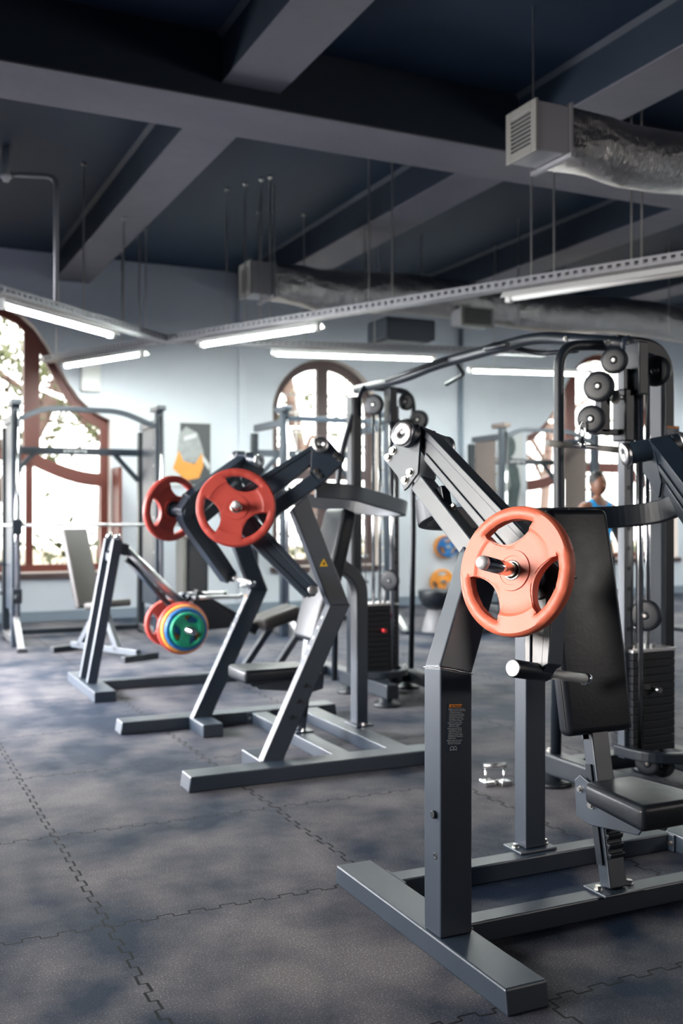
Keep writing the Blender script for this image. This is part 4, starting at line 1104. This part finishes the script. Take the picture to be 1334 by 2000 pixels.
    for dx, dy, z, rr_, th in ((-.007, -.06, .868, .078, .036), (-.17, -.02, zt-.065, .066, .034), (.10, -.01, zt-.10, .078, .034), (-.273, -.03, zt-.20, .074, .05), (-.32, -.03, zt-.36, .068, .034), (-.03, -.10, .15, .06, .034), (.06, -.10, .13, .06, .034)):
        pulley(cx, (G(dx), yg+dy, z), ax, rr_, th)
    bx(-.235, -.175, yg-.0, yg+.05, zt-.42, zt-.19).build('pulley_fork', bk, cx, .006)
    bx(-.29, -.11, yg+.0, yg+.03, zt-.43, zt-.40).build('carriage_arm', bk, cx, .004)
    for (p_, q) in (((G(-.007), yg, .93), (G(.06), yg-.01, zt-.12)), ((G(.17), yg-.01, zt-.12), (G(.17), yg-.01, .3)), ((G(-.38), yg-.03, zt-.37), (G(-.38), yg-.02, zt-.45))):
        MB().cyl(p_, q, .0035, n=8).build('steel_cable', M['dark'], cx)
    MB().rtube(fillet([(G(-.12), y-.14, .20), (G(-.10), y-.34, .20), (G(.10), y-.40, .19), (G(.24), y-.3, .19)], .2), .05, .05, side=(0, 0, 1)).build('pulley_guard', bk, cx, .006)
tower(3.20, 3.83, 4.16, 2.19, 1, True)
tower(3.91, 3.40, 6.98, 2.28, -1, False)
xb = 3.50
MB().tube(fillet([(xb, 4.05, 2.225), (xb, 4.45, 2.31), (xb, 4.80, 2.378), (xb, 5.95, 2.368), (xb, 6.35, 2.33), (xb, 7.15, 2.33)], .3, 6), .034, 16).build('joining_beam', bk, cx)
MB().lathe((xb, 4.05, 2.225), (0, -1, -.1), [(0, .045), (.01, .045), (.012, 0)], 8).build('beam_end_cap', fr, cx)
MB().tube(fillet([(xb-.24, 4.75, 2.31), (xb-.20, 5.05, 2.33), (xb, 5.22, 2.40), (xb+.20, 5.05, 2.33), (xb+.24, 4.75, 2.31)], .06), .015, 12).build('pull_up_grip', bk, cx)
MB().tube(fillet([(xb-.24, 6.2, 2.28), (xb-.2, 5.9, 2.31), (xb, 5.72, 2.39), (xb+.2, 5.9, 2.31), (xb+.24, 6.2, 2.28)], .06), .015, 12).build('pull_up_grip', bk, cx)
for yy, zz in ((4.50, 2.318), (4.15, 2.245)): MB().hexbolt((xb-.034, yy, zz), (-1, 0, 0), .011).build('bolt', M['nickel'], cx)
MB().tube(fillet([(3.22, 6.95, .12), (3.24, 6.95, 1.53), (3.27, 6.95, 1.80), (3.376, 6.95, 2.13), (3.47, 6.95, 2.34), (3.6, 6.95, 2.36)], .2), .022, 12).build('hoop_leg', bk, cx)
sticker(cx, (3.795, 4.105, 1.83), (1, 0, 0), (0, 0, 1), (0, -1, 0), .10, .15)
# straight bar hanging on a carabiner
sb = thing('cable_bar', 'short straight steel bar hanging from a carabiner on the near cable tower', 'bar', (3.3, 3.95, 1.7))
hx, hy = 3.155, 3.97
pa_, pb_ = V((2.95, hy, 1.706)), V((3.41, hy, 1.684))
MB().cyl(pa_, pb_, .012, n=14).build('bar_shaft', M['steel'], sb)
for a_, b2 in ((.0, .30), (.66, 1.0)): MB().cyl(pa_.lerp(pb_, a_), pa_.lerp(pb_, b2), .0155, n=14).build('knurled_grip', M['grille'], sb)
MB().tube([V((hx+.018*math.cos(t_*PI/8), hy, 1.775+.04*math.sin(t_*PI/8))) for t_ in range(16)], .005, 8, closed=True).build('carabiner', M['chrome'], sb)
MB().lathe((hx, hy, 1.695), (0, 0, 1), [(-.01, .02), (.02, .02), (.03, .01), (.045, .01), (.05, 0)], 16).build('swivel_eye', M['chrome'], sb)

# stirrup handle left on the floor
ch = thing('chrome_stirrup', 'small chrome stirrup handle lying on the floor behind the nearest press', 'stirrup', (2.93, 4.37, 0))
MB().tube(fillet([(2.86, 4.36, .10), (2.86, 4.36, .02), (2.95, 4.33, .02), (2.95, 4.33, .10)], .015), .006, 10).build('stirrup_loop', M['chrome'], ch)
MB().cyl((2.85, 4.363, .10), (2.96, 4.327, .10), .012, n=14).build('grip', M['steel'], ch)
MB().box(2.84, 2.90, 4.33, 4.39, 0, .03).build('clasp', M['chrome'], ch, .006); MB().box(2.92, 2.98, 4.30, 4.36, 0, .025).build('clasp', M['steel'], ch, .006)

# ------------------------------------------------------------------ things by the back wall, right of the arched window
def peg(label, x, z): 
    t = thing('wall_peg', label, 'peg', (x, YW, z)); MB().box(x-.05, x+.05, YW-.012, YW-.001, z-.06, z+.06).build('back_plate', M['black'], t, .002)
    MB().cyl((x, YW-.012, z), (x, YW-.20, z), .023, n=12).build('peg_rod', M['chrome'], t)
peg('upper wall peg holding blue and orange plates', 7.95, .86); peg('lower wall peg holding an amber plate', 7.88, .34)
plate((7.95, YW-.16, .86), (-.35, -1, 0), .155, .05, 'blue', 'blue plate in front on the upper wall peg')
plate((7.95, YW-.09, .86), (-.35, -1, 0), .175, .07, 'yellow', 'orange plate behind the blue one on the wall peg')
plate((7.88, YW-.11, .34), (-.2, -1, 0), .19, .06, 'yellow', 'amber plate on the lower wall peg')
stl = thing('padded_stool', 'black padded stool on a grey pedestal by the back wall', 'stool', (6.0, 10.2, 0))
MB().lathe((6.0, 10.2, 0), (0, 0, 1), [(0, .15), (.02, .15), (.10, .13), (.26, .08)], 24).build('pedestal', M['grey_rubber'], stl)
MB().lathe((6.0, 10.2, .262), (0, 0, 1), [(0, .08), (.05, .15), (.13, .19), (.20, .20), (.225, .19), (.23, 0)], 28).build('seat_pad', M['vinyl'], stl)
mir = thing('grey_disc', '', 'weight plate') if False else None
cab = thing('storage_cabinet', 'narrow waist high black cabinet by the back wall behind the row machine', 'cabinet', (3.83, 12.55, 0))
MB().box(3.70, 3.99, 12.40, 12.70, .03, 1.04).build('body', M['dark'], cab, .008)
MB().box(3.655, 3.699, 12.38, 12.70, 0, 1.06).build('side_post', M['grille'], cab, .006); MB().box(3.66, 4.0, 12.37, 12.71, 1.041, 1.075).build('top', M['bronze'], cab, .008)
MB().box(3.74, 3.95, 12.392, 12.3995, .25, .95).build('front_panel', M['trousers'], cab, .002)
# a rack of grey plates beyond the cable machine
pr_ = thing('plate_tree', 'slim plate tree beyond the near cable tower', 'plate rack', (8.9, 9.0, 0))
MB().box(8.86, 8.94, 8.96, 9.04, .04, 1.25).build('post', M['black'], pr_, .005); MB().box(8.6, 9.2, 8.7, 9.3, 0, .04).build('base', M['black'], pr_, .005)
for z in (.86, .45): MB().cyl((8.9, 8.96, z), (8.9, 8.74, z), .023, n=12).build('peg_rod', M['chrome'], pr_)
plate((8.9, 8.86, .86), (-.4, -1, 0), .2, .045, 'grey_rubber', 'grey plate on the upper peg of the plate tree')
plate((8.9, 8.86, .45), (-.4, -1, 0), .17, .045, 'grey_rubber', 'grey plate on the lower peg of the plate tree')

# ------------------------------------------------------------------ person
def person():
    X, Y_ = 6.86, 8.38
    t = thing('person', 'person in a bright blue vest standing behind the cable machine', 'person', (X, Y_, 0))
    def skin(name, m_, nodes, edges, lv=2, parent=t, root=0):
        me = bpy.data.meshes.new(name); W_ = WM[t.name].inverted()
        me.from_pydata([W_ @ V(n[:3]) for n in nodes], edges, []); me.materials.append(m_)
        o = bpy.data.objects.new(name, me); COL.objects.link(o); o.parent = parent
        md = o.modifiers.new('skin', 'SKIN'); md.use_smooth_shade = True
        for i, n in enumerate(nodes):
            sv_ = me.skin_vertices[0].data[i]; sv_.radius = n[3] if isinstance(n[3], tuple) else (n[3], n[3]); sv_.use_root = (i == root)
        md = o.modifiers.new('sub', 'SUBSURF'); md.levels = lv; md.render_levels = lv
        return o
    q = lambda dx, dy, z, r: (X+dx, Y_+dy, z, r)
    nd = [q(0,0,.98,(.15,.11)), q(0,0,1.15,(.14,.10)), q(0,0,1.36,(.165,.11)), q(0,0,1.50,(.06,.055)), q(0,-.01,1.57,(.055,.055)),
          q(-.19,0,1.44,.062), q(-.25,.02,1.17,.045), q(-.22,-.14,.98,.036), q(.19,0,1.44,.062), q(.25,.02,1.17,.045), q(.22,-.16,.99,.036),
          q(-.10,0,.90,.095), q(-.11,-.02,.50,.062), q(-.11,.02,.09,.042), q(-.12,-.14,.04,.04), q(.10,0,.90,.095), q(.12,-.02,.50,.062), q(.13,.02,.09,.042), q(.14,-.14,.04,.04)]
    ed = [(0,1),(1,2),(2,3),(3,4),(2,5),(5,6),(6,7),(2,8),(8,9),(9,10),(0,11),(11,12),(12,13),(13,14),(0,15),(15,16),(16,17),(17,18)]
    body = skin('body', M['skin'], nd, ed)
    # head
    hd_ = MB().sphere((X, Y_-.015, 1.665), .098, (.80, .95, 1.22), 24)
    hd_.sphere((X, Y_-.112, 1.65), .018, (.8, 1, 1.2), 10)
    for s_ in (-1, 1): hd_.sphere((X+s_*.08, Y_-.005, 1.66), .024, (.4, .8, 1.2), 10)
    hd_.build('head', M['skin'], t)
    MB().sphere((X, Y_+.008, 1.70), .101, (.84, .98, 1.02), 24).build('hair', M['hair'], t)
    # hands
    for s_ in (-1, 1):
        c = V((X+s_*.22, Y_-.15, .975)); nn = [(*c, .030), (*(c+V((0, -.06, -.03))), .034)]; ee = [(0, 1)]
        for k in range(4):
            b0 = c+V(((k-1.5)*.017, -.085, -.035)); b1 = b0+V((0, -.035, -.022)); b2 = b1+V((0, -.008, -.028)); i0 = len(nn)
            nn += [(*b0, .010), (*b1, .009), (*b2, .008)]; ee += [(1, i0), (i0, i0+1), (i0+1, i0+2)]
        i0 = len(nn); b0 = c+V((-s_*.032, -.045, -.01)); nn += [(*b0, .011), (*(b0+V((-s_*.008, -.035, -.015))), .009)]; ee += [(0, i0), (i0, i0+1)]
        skin('hand', M['skin'], nn, ee, 1)
    # vest
    vs = skin('vest', M['cyan'], [q(0,0,.96,(.165,.125)), q(0,0,1.12,(.155,.118)), q(0,0,1.33,(.178,.128)), q(0,0,1.43,(.12,.10)), q(-.12,0,1.46,.062), q(.12,0,1.46,.062)], [(0,1),(1,2),(2,3),(3,4),(3,5)])
    skin('trousers', M['trousers'], [q(0,0,.99,(.165,.125)), q(-.10,0,.88,.105), q(-.11,-.02,.50,.078), q(-.11,.02,.12,.065), q(.10,0,.88,.105), q(.12,-.02,.50,.078), q(.13,.02,.12,.065)], [(0,1),(1,2),(2,3),(0,4),(4,5),(5,6)])
    for s_ in (-1, 1): MB().sphere((X+s_*.125, Y_-.07, .045), .05, (.9, 2.5, .9), 14).build('shoe', M['white'], t)
person()
